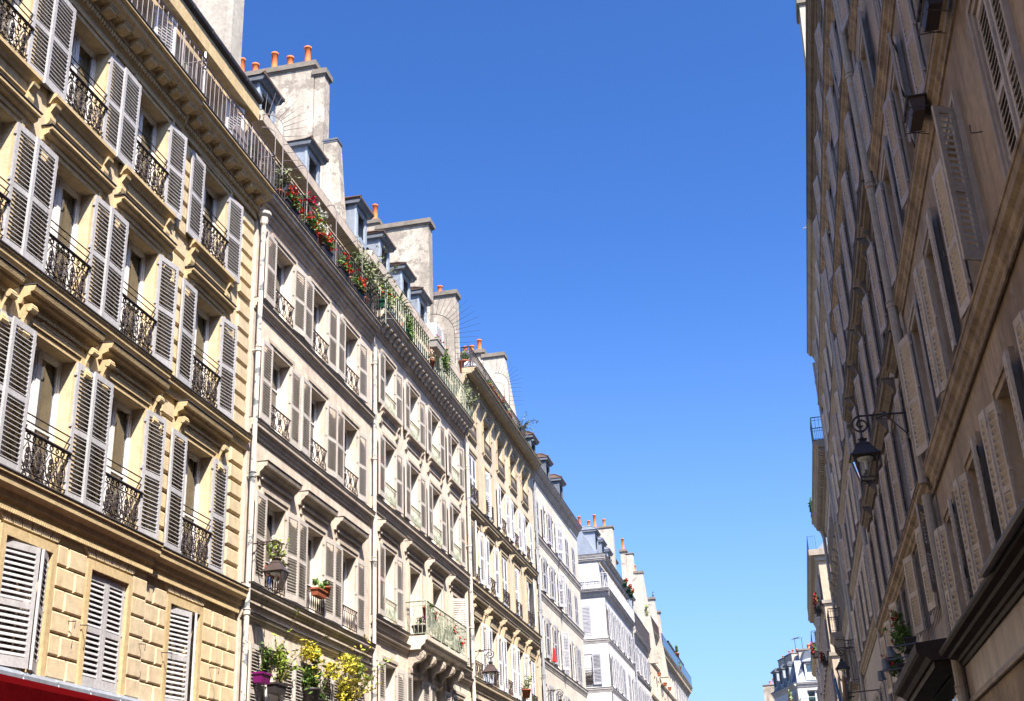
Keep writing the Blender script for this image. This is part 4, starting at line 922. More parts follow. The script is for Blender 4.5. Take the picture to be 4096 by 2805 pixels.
# dark shop canopy with three little spotlights
k = MB(); xa, xb = r2.X(26.5), r2.X(20.9)
k.prism([(0, 4.45), (0.5, 4.45), (0.56, 4.52), (0.66, 4.56), (0.7, 4.6), (0.7, 4.74), (0.05, 4.8), (0, 4.8)], xa, xb); k.box(xa+0.1, xb-0.1, 0.1, 0.45, 4.35, 4.45); r2.part('shop_canopy', k, shopb)
k = MB(); k.box(0.4, r2.L-0.2, 0.0, 0.05, 3.5, 4.4); k.box(0.4, r2.L-0.2, 0.0, 0.09, 3.5, 3.6); r2.part('shop_fascia', k, mat('grey_shop_paint', (0.12, 0.12, 0.13), 0.5, var=(0.08, 0.08, 0.09), vs=2))
k = MB(); k.quad((1.2, -0.06, 0.6), (r2.L-0.8, -0.06, 0.6), (r2.L-0.8, -0.06, 3.5), (1.2, -0.06, 3.5)); k.quad((xa+0.3, -0.07, 3.62), (xb-0.4, -0.07, 3.62), (xb-0.4, -0.07, 4.34), (xa+0.3, -0.07, 4.34)); r2.part('shop_glass', k, glass)
for q in range(3):
    k = MB(); x = xa+1.2+q*1.5; k.tube([(x, -0.02, 4.9), (x, -0.55, 4.95), (x, -1.0, 4.9)], 0.014, 5); k.tube([(x, -1.0, 4.92), (x, -0.98, 4.74)], [0.05, 0.085], 8); r2.part('spotlight', k, zincd)
for YY in (36.9, 25.2): pass
r2.pipe(35.55, 0.1, 20.2, 0.12, 0.07, pipet)

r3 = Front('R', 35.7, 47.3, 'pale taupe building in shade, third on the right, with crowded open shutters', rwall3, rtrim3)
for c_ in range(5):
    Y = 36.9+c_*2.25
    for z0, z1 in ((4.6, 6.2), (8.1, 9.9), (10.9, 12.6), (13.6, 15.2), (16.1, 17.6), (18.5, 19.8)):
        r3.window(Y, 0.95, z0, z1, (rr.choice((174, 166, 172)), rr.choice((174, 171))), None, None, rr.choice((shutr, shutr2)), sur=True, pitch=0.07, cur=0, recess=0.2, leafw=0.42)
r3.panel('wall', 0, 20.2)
for z, d in ((7.9, 0.17), (10.7, 0.12), (13.4, 0.12), (15.9, 0.14), (18.25, 0.2)): r3.course(z, d, 0.28)
r3.cornice(20.5, 0.32, 0.45); r3.roof(20.55, -0.1, 1.4, 1.5, slate)
r3.pipe(47.2, 0.1, 20, 0.12, 0.07, pipet)

r4 = Front('R', 47.35, 60.6, 'pale taupe building with a scrolled modillion cornice at the right street corner', rwall3, rtrim3)
for c_ in range(6):
    Y = 48.1+c_*2.25
    for z0, z1 in ((4.6, 6.2), (8.1, 9.9), (11.1, 12.9), (13.8, 15.3)):
        r4.window(Y, 0.95, z0, z1, (None, None), None, None, None, sur=True, pitch=0.07, cur=0, recess=0.2, ped='consolehood' if z0 > 11 and z0 < 12 else None, pedh=0.5)
r4.panel('wall', 0, 16.2)
for z, d in ((7.9, 0.15), (10.9, 0.12), (13.5, 0.15)): r4.course(z, d, 0.28)
r4.cornice(16.8, 0.60, 0.75, mod='scroll'); r4.balrail(16.82, 0.56, 0.95, m=railt, pitch=0.13, fancy=False, xa=r4.L-1.4, xb=r4.L-0.05); r4.balrail(16.82, 0.56, 0.95, m=railt, pitch=0.13, fancy=False, xa=0.05, xb=1.4)
r4.roof(16.8, -0.9, 1.4, 1.5, slate); r4.pipe(48.5, 0.1, 16.1, 0.14, 0.08, pipet); r4.pipe(60.3, 0.1, 16.1, 0.14, 0.08, pipet, head=True)
# ornate little balcony on two consoles
k = MB(); xa, xb = r4.X(59.6), r4.X(57.3); k.prism([(0, 10.6), (0.44, 10.65), (0.5, 10.75), (0.58, 10.8), (0.58, 10.95), (0, 10.96)], xa, xb)
for x in (xa+0.2, xb-0.2): k.prism([(0, 9.8), (0.08, 9.8), (0.14, 10.0), (0.3, 10.2), (0.42, 10.4), (0.44, 10.62), (0, 10.6)], x-0.1, x+0.1)
r4.part('balcony_slab', k, rtrim3); r4.balrail(10.96, 0.55, 1.05, xa+0.03, xb-0.03, iron, 0.09, fancy=True, diamond=True, posts=None)
k = MB(); xa, xb = r4.X(50.0), r4.X(48.0); k.box(xa, xb, 0.0, 0.5, 7.5, 7.6); r4.part('balcony_slab', k, rtrim3); r4.balrail(7.6, 0.48, 1.5, xa+0.03, xb-0.03, iron, 0.12, fancy=True, diamond=True, posts=None)

def side_wall(f, x_near, width, ztop, m, bands):
    """sunlit flank of a right-hand building on the cross street: thin render coat over its -Y face plus band returns"""
    k = MB(); L_ = f.L
    k.box(L_, L_+0.02, -width, 0.0, 0, ztop); o = f.part('side_wall', k, m)
    return o
r5 = simple('R', 75.8, 99.8, 'peach building beyond the right cross street, its flank lit by the sun', peach, rtrim3, ((16.1, 17.6), (13.2, 14.9), (10.2, 12.0), (7.2, 9.0), (4.4, 6.0)), 9, 0.9, shutr2, (15.9, 12.8, 9.8), (18.95, 0.5, 0.65), rail=(0.9, railt), ang=(170, 172), dn=True)
for z in (15.9, 12.8, 9.8):
    k = MB(); k.box(r5.L-0.002, r5.L+0.12, -6.0, 0.12, z-0.2, z); r5.part('side_string_course', k, rtrim3)
k = MB(); k.box(r5.L, r5.L+0.35, -6.0, 0.5, 18.6, 18.95); k.box(r5.L, r5.L+0.15, -6.0, 0.2, 18.3, 18.6); r5.part('side_cornice', k, rtrim3)
r5.pipe(99.7, 0.1, 18, 0.12, 0.08, pipet)
r6 = simple('R', 99.9, 118, 'last shaded sandy building on the right before the street end', sand, sand2, ((14.2, 15.6), (11.4, 13.0), (8.6, 10.2), (5.8, 7.4)), 7, 0.9, shutr2, (13.9, 11.1), (17.2, 0.45, 0.6), rail=(0.9, railt), ang=(170, 172))
r6.pipe(102, 0.1, 17, 0.12, 0.08, pipew); r6.pipe(110, 0.1, 17, 0.12, 0.08, pipew)

# ---- block closing the street
e1 = Front('L', 0, 7.6, 'white mansard building with slate roof and pale dormers at the street end', white, white2, loc=(-1.45, 137.2, 0), rz=math.atan2(-7.2, 2.45), depth=7)
for c_ in range(4): e1.window(0, 0.75, 14.6, 16.5, (None, None), None, None, None, sur=False, x=1.1+c_*1.75, cur=-1); e1.window(0, 0.75, 11.4, 13.2, (None, None), None, None, None, sur=False, x=1.1+c_*1.75, cur=-1)
e1.panel('wall', 0, 17.5); e1.cornice(18.0, 0.3, 0.5); e1.gutter(18.05, 0.25, 0.08, m=slate)
e1.roof(18.0, 0.1, 3.2, 1.4, slate)
for x in (1.3, 3.4, 5.5): e1.dormer(0, 18.5, 1.2, 1.5, 0.1, x=x, wallmat=bluef, framemat=zincd, tilem=slate, back=1.6)
e1.chimney(0.0, 1.9, -3.5, -0.9, 18, 21.5, stackw, pots=((-1.2, 0.35), (-2.3, 0.5)), cap=0.06)
e1.chimney(2.0, 4.3, -3.2, -1.0, 18, 21.6, stackw, pots=((-1.2, 0.4), (-1.6, 0.5), (-2.0, 0.6), (-2.4, 0.5), (-2.8, 0.4)), cap=0.06)
k = MB(); k.bar((3.0, 2.0, 21.6), (3.0, 2.0, 23.4), 0.03); k.bar((3.5, 2.6, 21.6), (3.5, 2.6, 23.2), 0.03); k.bar((2.6, 2.0, 23.3), (3.9, 2.6, 23.2), 0.02)
for q in range(4): k.bar((2.6+q*0.3, 1.7, 23.2), (2.6+q*0.3, 2.5, 23.4), 0.015)
e1.part('antenna', k, lead)
e2 = Front('L', 0, 4.2, 'white chamfered front with a tall crowded chimney at the street end', white, white2, loc=(1.03, 129.97, 0), rz=math.atan2(0.35, 4.0), depth=7)
e2.window(0, 1.7, 15.5, 17.3, (None, None), 'baluster', iron, None, sur=False, x=1.75, cur=0)
e2.panel('wall', 0, 17.6); e2.cornice(18.05, 0.3, 0.5)
k = MB(); k.prism([(0.05, 18.05), (-0.5, 20.1), (-0.9, 20.4), (-5.0, 20.5), (-5.0, 18.05)], 0.05, 4.2); e2.part('roof', k, zinc)
e2.dormer(0, 18.6, 1.9, 1.4, 0.05, x=1.9, wallmat=bluef, framemat=white, tilem=zinc, back=1.2)
e2.chimney(0.7, 2.9, -2.4, -1.3, 19.5, 21.6, stackw, pots=((-1.5, 0.4), (-1.75, 0.5), (-2.0, 0.45), (-2.2, 0.5)), cap=0.15, capd=0.12)
e2.balrail(15.5, 0.5, 1.0, 0.1, 4.1, railt, 0.12)
e3 = Front('L', 0, 5.0, 'weathered low gable wall with three short pots, leftmost at the street end', stack, stackcap, loc=(-2.55, 141.0, 0), rz=math.atan2(-0.5, 5.0), depth=6)
e3.panel('wall', 0, 17.5); e3.chimney(0.0, 1.5, -0.6, 0.0, 15, 19.5, stack, cap=0.1, pots=((-0.3, 0.4),))
e3.chimney(0.9, 1.4, -0.7, -0.1, 18, 19.55, stack, cap=0.0, pots=((-0.3, 0.6),))

# chimney rising behind the shaded roofs, top right of the sky
rc = Front('R', 39.0, 44.0, 'cream chimney stack rising behind the shaded roofs on the right', stackw, stackcap, loc=(2.9, 33.0, 0), rz=-PI/2)
rc.chimney(0.0, 0.9, -1.7, -0.10, 18, 26.3, stackw, cap=0.25, slope=0.3, capd=0.08)
rc.root.name = 'chimney_stack'; rc.root['category'] = 'chimney'

# ================================================================== THINGS
def street_lamp(x, y, z, rz, label, arm=0.62, sc=1.0, m=None):
    """bracket lantern: origin on the wall at the arm; -y points out of the wall"""
    m = m or ironb; o = link('street_lamp', None, None, (x, y, z), rz); tag(o, label, 'street lamp', 'wall lanterns on scrolled brackets'); o.scale = (sc, sc, sc)
    b = MB(); a = arm
    b.tube([(0, 0, 0), (0, -a*0.55, 0.02), (0, -a*1.02, 0.03)], 0.016, 6)
    b.tube([(0, -a*0.5, 0.02), (0, 0.0, -0.42)], 0.011, 5); b.box(-0.03, 0.03, a*0.5-0.03, a*0.5+0.03, -0.015, 0.055); b.tube([(0, -a*0.5, 0.0), (0, -a*0.5-0.1, -0.03), (0, -a*0.5-0.13, -0.01)], [0.016, 0.014, 0.02], 5)
    pts = [(0, -a*1.0, 0.03)]; r0 = 0.15
    for k in range(26):
        t = math.radians(90-k*24); r = r0*(1-k/30)
        pts.append((0, -a*1.02+(-1)*r*math.cos(t)*1.0, 0.03-r0+r*math.sin(t)))
    b.tube(pts, 0.017, 6); b.tube([(0, -a-0.03, -0.21), (0, -a-0.03, -0.34)], 0.013, 6)
    b.box(-0.03, 0.03, 0, 0.02, -0.5, 0.06); link('bracket', b.mesh('bracket', m), o)
    c = (0, -a-0.03)
    h = MB(); h.frustum(c, 0.07, 0.07, 0.05, 0.05, -0.36, -0.33); h.frustum(c, 0.10, 0.10, 0.15, 0.15, -0.40, -0.37); h.frustum(c, 0.11, 0.11, 0.07, 0.07, -0.44, -0.36); h.frustum(c, 0.22, 0.22, 0.16, 0.16, -0.47, -0.43)
    h.frustum(c, 0.42, 0.42, 0.20, 0.20, -0.64, -0.47); h.frustum(c, 0.48, 0.48, 0.44, 0.44, -0.665, -0.635)
    hd = link('lantern_roof', h.mesh('lantern_roof', m), o)
    f = MB()
    T = [(c[0]+sx*0.195, c[1]+sy*0.195, -0.665) for sx, sy in ((-1, -1), (1, -1), (1, 1), (-1, 1))]; B = [(c[0]+sx*0.12, c[1]+sy*0.12, -1.02) for sx, sy in ((-1, -1), (1, -1), (1, 1), (-1, 1))]
    for k in range(4): f.tube([T[k], B[k]], 0.012, 4); f.tube([B[k], B[(k+1) % 4]], 0.012, 4); f.tube([T[k], T[(k+1) % 4]], 0.012, 4); f.tube([B[k], (c[0]+(B[k][0]-c[0])*0.85, c[1]+(B[k][1]-c[1])*0.85, -1.06), (c[0], c[1], -1.10)], 0.009, 4)
    f.frustum(c, 0.05, 0.05, 0.05, 0.05, -1.13, -1.08)
    link('lantern_frame', f.mesh('lantern_frame', m), o)
    gl = MB()
    for k in range(4): gl.quad(T[k], T[(k+1) % 4], B[(k+1) % 4], B[k])
    link('lantern_glass', gl.mesh('lantern_glass', lglass), o)
    q = MB(); q.lathe([(0.02, -0.67), (0.13, -0.68), (0.12, -0.71), (0.03, -0.73), (0.03, -0.86), (0.001, -0.87)], (c[0], c[1], 0), 10); link('lamp_reflector', q.mesh('lamp_reflector', curtainw), o)
    return o
LZ, RZ = PI/2, -PI/2
street_lamp(-9.5, 20.82, 7.44, LZ, 'brown wall lantern on scroll bracket beside the white drainpipe of the yellow building', 0.66, 0.86)
street_lamp(-9.5, 37.6, 8.0, LZ, 'brown wall lantern on scroll bracket between greige and ochre cream buildings', 0.6)
street_lamp(-9.5, 49.2, 8.2, LZ, 'wall lantern on scroll bracket at the near edge of the plain off-white building', 0.66, 1.0, iron)
street_lamp(2.8, 22.3, 9.1, RZ, 'black wall lantern hanging from the shaded right facade, the largest lantern seen', 0.74, 1.15, iron)
street_lamp(2.8, 47.6, 8.75, RZ, 'black wall lantern low on the shaded right facade above the bundle of pencils', 0.62, 1.1, iron)

def leaves(b, c, r, n, s=0.05, rng=random, flat=False, hang=0.0):
    for _ in range(n):
        while True:
            p = Vector((rng.uniform(-1, 1), rng.uniform(-1, 1), rng.uniform(-1, 1)))
            if p.length < 1: break
        p = p*(0.55+0.45*rng.random()); q = Vector((c[0]+p.x*r[0], c[1]+p.y*r[1], c[2]+p.z*r[2]-hang*rng.random()**2))
        u = Vector((rng.gauss(0, 1), rng.gauss(0, 1), rng.gauss(0, 0.7))).normalized(); v = u.cross(Vector((rng.gauss(0, 1), rng.gauss(0, 1), rng.gauss(0, 1)))).normalized(); k = s*rng.uniform(0.6, 1.3)
        b.quad(tuple(q-u*k), tuple(q+v*k*0.45), tuple(q+u*k), tuple(q-v*k*0.45))
def sprig(b, p0, dirv, L_, rng, n=14, s=0.05, tw=None, droop=0.3):
    p = Vector(p0); d = Vector(dirv).normalized(); pts = [tuple(p)]
    for k in range(7):
        d = (d+Vector((rng.gauss(0, 0.18), rng.gauss(0, 0.18), rng.gauss(0, 0.12)-droop*0.12))).normalized(); p = p+d*L_/7; pts.append(tuple(p))
        for _ in range(n//7+1):
            u = Vector((rng.gauss(0, 1), rng.gauss(0, 1), rng.gauss(0, 0.6))).normalized(); v = u.cross(d).normalized(); kk = s*rng.uniform(0.7, 1.3); q = p+u*kk*0.8
            b.quad(tuple(q-u*kk), tuple(q+v*kk*0.42), tuple(q+u*kk), tuple(q-v*kk*0.42))
    if tw: tw.tube(pts, [0.009-0.001*k for k in range(8)], 4, False)
def plant(side, Y, d, z, label, pot='trough', potm=None, size=(0.5, 0.2, 0.2), leaf=None, blobs=(), flowers=None, sprigs=0, sprigL=0.5, seed=0, group=None, s=0.05, yd=None, px=None, cat='plant', sdir=(0, 0, 1)):
    rng = random.Random(seed+int(Y*100)); X0 = (-9.5 if side == 'L' else 2.8) if px is None else px
    loc = (X0+d, Y, z) if side == 'L' else (X0-d, Y, z)
    o = link('potted_plant', None, None, loc, LZ if side == 'L' else RZ); tag(o, label, cat, group)
    w_, dd, h = size
    if pot == 'trough':
        b = MB(); i = 0
        b.frustum((0, 0), w_*0.9, dd*0.8, w_, dd, 0, h); b.frustum((0, 0), w_+0.03, dd+0.03, w_+0.03, dd+0.03, h-0.03, h+0.005); link('planter', b.mesh('planter', potm or terrab), o)
    elif pot == 'round':
        b = MB(); b.lathe([(0.001, 0), (w_*0.36, 0), (w_*0.48, h*0.85), (w_*0.53, h*0.85), (w_*0.53, h), (w_*0.45, h), (w_*0.4, h*0.9), (0.001, h*0.88)], (0, 0, 0), 12); link('pot', b.mesh('pot', potm or terrab, True), o)
    lm = leaf or leafg; b = MB(); tw = MB()
    for c, r, n in blobs: leaves(b, c, r, n, s, rng)
    for k in range(sprigs):
        a = rng.uniform(-0.6, 0.6); sprig(b, (rng.uniform(-w_*0.35, w_*0.35), rng.uniform(-0.05, 0.05), h*0.9), (sdir[0]+a, sdir[1]+rng.uniform(-0.5, 0.1), sdir[2]+rng.uniform(-0.2, 0.3)), sprigL*rng.uniform(0.6, 1.2), rng, 21, s, tw)
    if b.f: link('foliage', b.mesh('foliage', lm), o)
    if tw.f: link('stem', tw.mesh('stem', woodb), o)
    if flowers:
        fm, cs, n, fs = flowers; b = MB()
        fs = fs*(0.72 if fs < 0.05 else 0.5)
        for _ in range(n):
            c, r, _n = rng.choice(cs if cs else blobs); p = Vector((c[0]+rng.uniform(-1, 1)*r[0]*0.9, c[1]-r[1]*rng.uniform(0.3, 1.05), c[2]+rng.uniform(-0.5, 1)*r[2]))
            for q in range(9):
                u = Vector((rng.gauss(0, 1), rng.gauss(0, 1), rng.gauss(0, 1))).normalized(); v = u.cross(Vector((0.3, 0.5, 0.8))).normalized(); pp = p+Vector((rng.gauss(0, 1), rng.gauss(0, 1), rng.gauss(0, 1)))*fs*0.7
                b.quad(tuple(pp-u*fs), tuple(pp+v*fs), tuple(pp+u*fs), tuple(pp-v*fs))
        link('blossom', b.mesh('blossom', fm), o)
    return o
GG = 'geranium troughs along the pinkish top balcony'
bl = lambda w_, h, n, zc=0.3: (((0, -0.05, zc), (w_, 0.17, h), n),)
plant('L', 21.75, 0.2, 15.0, 'bright red geraniums at the near end of the pinkish top balcony, beside the yellow building', size=(0.7, 0.2, 0.18), potm=plast, blobs=bl(0.42, 0.26, 420), flowers=(redf, None, 26, 0.028), group=GG)
plant('L', 22.85, 0.2, 15.0, 'red geranium trough overflowing the pinkish top balcony, second from the yellow building', size=(0.7, 0.2, 0.18), potm=plast, leaf=leafg, blobs=bl(0.45, 0.25, 420), flowers=(redf, None, 18, 0.026), group=GG)
plant('L', 23.45, 0.18, 15.1, 'tall white flowering plant among the red geraniums of the pinkish balcony', pot='round', size=(0.3, 0.3, 0.25), leaf=leafl, blobs=bl(0.32, 0.42, 380, 0.5), flowers=(whitef, None, 22, 0.03))
plant('L', 22.9, 0.1, 15.35, 'magenta flowering bush behind the railing of the pinkish top balcony', pot='round', size=(0.25, 0.25, 0.25), leaf=leafd, blobs=bl(0.3, 0.3, 220, 0.5), flowers=(mat('magenta_petal', (0.5, 0.01, 0.08), 0.6), None, 16, 0.026), sprigs=5)
plant('L', 23.85, 0.22, 15.0, 'red geraniums hanging halfway along the pinkish top balcony, below a folded green chair', size=(0.6, 0.2, 0.18), potm=plast, blobs=bl(0.36, 0.24, 350), flowers=(redf, None, 22, 0.028), group=GG)
plant('L', 25.0, 0.22, 15.0, 'small red geranium trough at three quarters of the pinkish top balcony', size=(0.55, 0.2, 0.18), potm=plast, blobs=bl(0.33, 0.24, 300), flowers=(redf, None, 20, 0.028), group=GG)
plant('L', 26.1, 0.22, 15.0, 'red geraniums at the far end of the pinkish top balcony, before the greige building', size=(0.7, 0.2, 0.18), potm=plast, blobs=bl(0.42, 0.26, 420), flowers=(redf, None, 16, 0.028), group=GG)
plant('L', 25.6, 0.05, 15.0, 'green leafy shrub behind the far geraniums of the pinkish balcony', pot='round', size=(0.35, 0.35, 0.3), leaf=leafd, blobs=bl(0.35, 0.4, 260, 0.7), sprigs=6)
plant('L', 27.1, -0.02, 15.0, 'big silvery olive bush in a pot where the two top balconies meet', pot='round', size=(0.45, 0.45, 0.4), leaf=leafo, blobs=(((0, 0, 1.35), (0.75, 0.35, 0.6), 900), ((0.2, -0.1, 0.9), (0.5, 0.3, 0.5), 350)), sprigs=18, sprigL=1.5, s=0.055, cat='olive bush')
plant('L', 21.3, 0.12, 15.05, 'thin green pot plant squeezed at the start of the pinkish top balcony', pot='round', size=(0.25, 0.25, 0.25), leaf=leafo, blobs=bl(0.15, 0.4, 90, 0.7), sprigs=7, sprigL=0.8)
t = MB(); t.box(-0.02, 0.02, 0.0, 0.35, 0, 0.85); 
for q in range(6): t.box(-0.15, 0.15, 0.05, 0.065, 0.13+q*0.1, 0.18+q*0.1)
tag(link('folding_chair', t.mesh('folding_chair', greenp), None, (-9.62, 24.3, 15.0), LZ), 'folded green garden chair leaning behind the railing of the pinkish balcony', 'chair')
t = MB(); t.lathe([(0.02, 0), (0.22, 0.0), (0.25, 0.75), (0.27, 0.78), (0.001, 0.8)], (0, 0, 0), 12)
for q in range(12): t.box(-0.25+q*0.042, -0.23+q*0.042, 0.235, 0.255, 0.05, 0.75)
tag(link('garden_bin', t.mesh('garden_bin', greenp), None, (-9.62, 27.45, 14.95), LZ), 'dark green slatted garden bin under the olive bush', 'bin')
# greige building top balcony
plant('L', 28.25, 0.25, 15.5, 'yellow green creeper with red flowers, near end of the greige top balcony', size=(0.8, 0.2, 0.2), potm=greenp, leaf=leafl, blobs=(((0, -0.05, 0.6), (0.45, 0.16, 0.5), 420),), flowers=(redf, None, 4, 0.03), sprigs=6)
yu = MB(); rng = random.Random(5)
for k in range(46):
    a = rng.uniform(0, 2*PI); e = rng.uniform(-0.3, 1.2); u = Vector((math.cos(a)*math.cos(e), math.sin(a)*math.cos(e), math.sin(e))); L_ = rng.uniform(0.35, 0.6); v = u.cross(Vector((0, 0, 1))).normalized()*0.025
    p = Vector((0, 0, 0.8)); m_ = p+u*L_*0.6+Vector((0, 0, 0.05)); q = p+u*L_; yu.face([tuple(p-v), tuple(m_-v), tuple(q), tuple(m_+v), tuple(p+v)])
o = link('potted_yucca', None, None, (-9.3, 29.6, 15.5), LZ); tag(o, 'spiky bright green yucca on the greige top balcony', 'plant'); link('foliage', yu.mesh('foliage', leafl), o)
k = MB(); k.tube([(0, 0, 0.25), (0, 0, 0.8)], 0.03, 6); link('trunk', k.mesh('trunk', woodb), o); k = MB(); k.lathe([(0.12, 0), (0.16, 0.28), (0.001, 0.26)], (0, 0, 0), 10); link('pot', k.mesh('pot', terrab), o)
plant('L', 30.1, 0.3, 15.5, 'trailing green vine hanging down the pale green railing below the yucca', size=(0.6, 0.2, 0.2), potm=greenp, leaf=leafg, blobs=(((0, -0.08, 0.3), (0.35, 0.12, 0.5), 380),))
plant('L', 31.2, 0.1, 15.5, 'bare reddish creeper twigs behind the pale green railing', pot='round', size=(0.3, 0.3, 0.3), leaf=mat('brown_dry_leaf', (0.20, 0.09, 0.06), 0.8), blobs=(), sprigs=22, sprigL=1.3, s=0.018)
plant('L', 32.6, 0.48, 16.12, 'long grey concrete planter hooked on the outside of the pale green railing', size=(0.85, 0.26, 0.24), potm=stonep, leaf=leafg, blobs=(((0, 0, 0.32), (0.4, 0.12, 0.12), 160),), flowers=(mat('pink_petal', (0.5, 0.12, 0.1), 0.6), None, 6, 0.03))
plant('L', 33.9, 0.2, 15.6, 'round green bush spilling over the pale green railing beyond the concrete planter', size=(0.7, 0.25, 0.3), potm=plast, leaf=leafg, blobs=(((0, -0.1, 0.75), (0.55, 0.28, 0.5), 900),), flowers=(redf, None, 3, 0.03))
plant('L', 32.3, 0.34, 15.5, 'dry beige plant behind the bars below the concrete planter', pot='round', size=(0.3, 0.3, 0.2), leaf=mat('dry_beige_leaf', (0.42, 0.33, 0.24), 0.9), blobs=(((0, -0.05, 0.35), (0.35, 0.1, 0.35), 200),))
plant('L', 36.8, 0.2, 15.5, 'thin shrub at the far end of the pale green railing', size=(0.6, 0.2, 0.2), potm=plast, leaf=leafo, blobs=(((0, -0.1, 0.8), (0.5, 0.2, 0.6), 260),), sprigs=10, sprigL=0.8)
t = MB(); t.box(-0.45, 0.45, -0.2, 0.2, 0, 0.62)
for q in range(9): t.box(-0.38, 0.2, 0.2, 0.212, 0.06+q*0.06, 0.09+q*0.06)
tag(link('air_conditioner', t.mesh('air_conditioner', railw), None, (-9.75, 34.9, 17.35), LZ), 'white air conditioning unit on the roof edge of the greige building', 'air conditioner')
t = MB(); t.lathe([(0.001, 0.0), (0.1, 0.01), (0.2, 0.05), (0.27, 0.11), (0.24, 0.11), (0.12, 0.05), (0.001, 0.04)], (0, 0, 0), 16)
sdish = tag(link('satellite_dish', t.mesh('satellite_dish', railw, True), None, (-9.35, 38.0, 17.7), LZ), 'small round white satellite dish at the near end of the ochre cream roof', 'satellite dish'); sdish.rotation_euler = (math.radians(70), 0, math.radians(40))
# ochre cream roof planters
for k, (Y, lab, lf, pm, fl) in enumerate(((40.3, 'terracotta box, nearest of the row on the ochre cream cornice', leafg, terrab, None), (40.95, 'terracotta box with a dark red bloom, second on the ochre cream cornice', leafd, terrab, darkred), (41.6, 'terracotta box with bright lime leaves, third on the ochre cream cornice', leafl, terrab, None), (42.5, 'black box with yellow green leaves on the ochre cream cornice', leafg, plast, redf), (43.4, 'terracotta box with a grey bushy plant on the ochre cream cornice', leafo, terrab, None))):
    plant('L', Y, 0.25, 17.62, lab, size=(0.55, 0.28, 0.28), potm=pm, leaf=lf, blobs=(((0, 0, 0.4), (0.3, 0.15, 0.17+0.05*(k > 2)), 200),), flowers=(fl, None, 4, 0.03) if fl else None, group='boxes on the ochre cream cornice')
plant('L', 44.9, 0.25, 17.62, 'wispy bluish plant leaning out at the far end of the ochre cream cornice', size=(0.5, 0.25, 0.2), potm=plast, leaf=mat('bluish_leaf', (0.12, 0.17, 0.16), 0.7), blobs=(), sprigs=14, sprigL=0.95, sdir=(0.7, -0.3, 0.3))
plant('L', 38.2, -0.1, 17.7, 'pale blue hydrangea by the railing at the near end of the ochre cream roof', pot='round', size=(0.4, 0.4, 0.4), leaf=leafg, blobs=bl(0.35, 0.25, 180, 0.55), flowers=(mat('pale_blue_petal', (0.45, 0.48, 0.7), 0.6), None, 16, 0.03))
# window boxes of the pinkish building
plant('L', 21.7, 0.22, 6.98, 'leafy plant in a green pot behind the near wall lantern', size=(0.55, 0.22, 0.18), leaf=leafl, blobs=(((-0.05, 0, 0.55), (0.25, 0.14, 0.3), 150),), sprigs=7, sprigL=0.55)
plant('L', 23.95, 0.22, 7.05, 'wide terracotta window box with small green seedlings on the pinkish facade', size=(0.52, 0.18, 0.15), leaf=leafg, blobs=(((-0.2, 0, 0.28), (0.1, 0.08, 0.1), 50), ((0.15, 0, 0.26), (0.1, 0.08, 0.08), 30)))
plant('L', 24.4, 0.2, 7.15, 'single round terracotta pot with seedlings beside the wide terracotta window box', pot='round', size=(0.22, 0.22, 0.2), leaf=leafg, blobs=(((0, 0, 0.28), (0.08, 0.08, 0.08), 40),))
plant('L', 21.25, 0.2, 4.95, 'magenta plastic box with thin grass blades at the lowest window of the pinkish building', size=(0.4, 0.2, 0.18), potm=magf, leaf=leafg, blobs=(), sprigs=8, sprigL=0.5)
plant('L', 21.95, 0.2, 4.85, 'dark window box with a climbing yellow green plant, lowest near window of the pinkish building', size=(0.5, 0.2, 0.18), potm=plast, leaf=leafl, blobs=(((0.15, 0, 0.65), (0.3, 0.15, 0.32), 230), ((0.3, 0, 0.4), (0.2, 0.12, 0.15), 80)), sprigs=8, sprigL=1.3, sdir=(0.3, 0, 1))
plant('L', 23.8, 0.22, 4.8, 'dark box with a green bush crowned by bright yellow leaves, lowest middle window', size=(0.6, 0.2, 0.18), potm=plast, leaf=leafg, blobs=(((-0.2, 0, 0.5), (0.28, 0.18, 0.42), 420), ((0.3, 0, 0.2), (0.3, 0.15, 0.2), 160)), sprigs=6, sprigL=0.9)
def yellowtree(Y, d, z, label, blobs, sprigs, seed, sdir, pm=None, L_=1.2):
    return plant('L', Y, d, z, label, pot='round', size=(0.34, 0.34, 0.3), potm=pm or plast, leaf=leafy, blobs=blobs, sprigs=sprigs, sprigL=L_, seed=seed, sdir=sdir, cat='shrub', s=0.055)
yellowtree(23.6, 0.25, 4.85, 'golden yellow leafy shrub rising left of the two yellow shrubs on the pinkish facade', (((-0.05, 0, 1.0), (0.42, 0.2, 0.26), 330),), 6, 3, (0.1, 0, 1))
yellowtree(25.45, 0.25, 4.6, 'large airy yellow shrub spreading over the lowest right windows of the pinkish facade', (((-0.75, 0, 1.05), (0.45, 0.18, 0.22), 170), ((0.1, 0, 0.75), (0.42, 0.2, 0.35), 300), ((0.15, 0, 1.3), (0.5, 0.2, 0.3), 130)), 16, 5, (0.1, 0, 1), L_=1.5)
plant('L', 26.1, 0.22, 4.9, 'lime green shrub climbing above the large yellow shrub on the pinkish facade', pot='round', size=(0.3, 0.3, 0.25), potm=plast, leaf=leafl, blobs=(((0.1, 0, 1.05), (0.55, 0.18, 0.3), 260), ((0.75, 0, 0.9), (0.4, 0.15, 0.12), 60)), sprigs=10, sprigL=1.3, sdir=(0.3, 0, 1), cat='shrub')
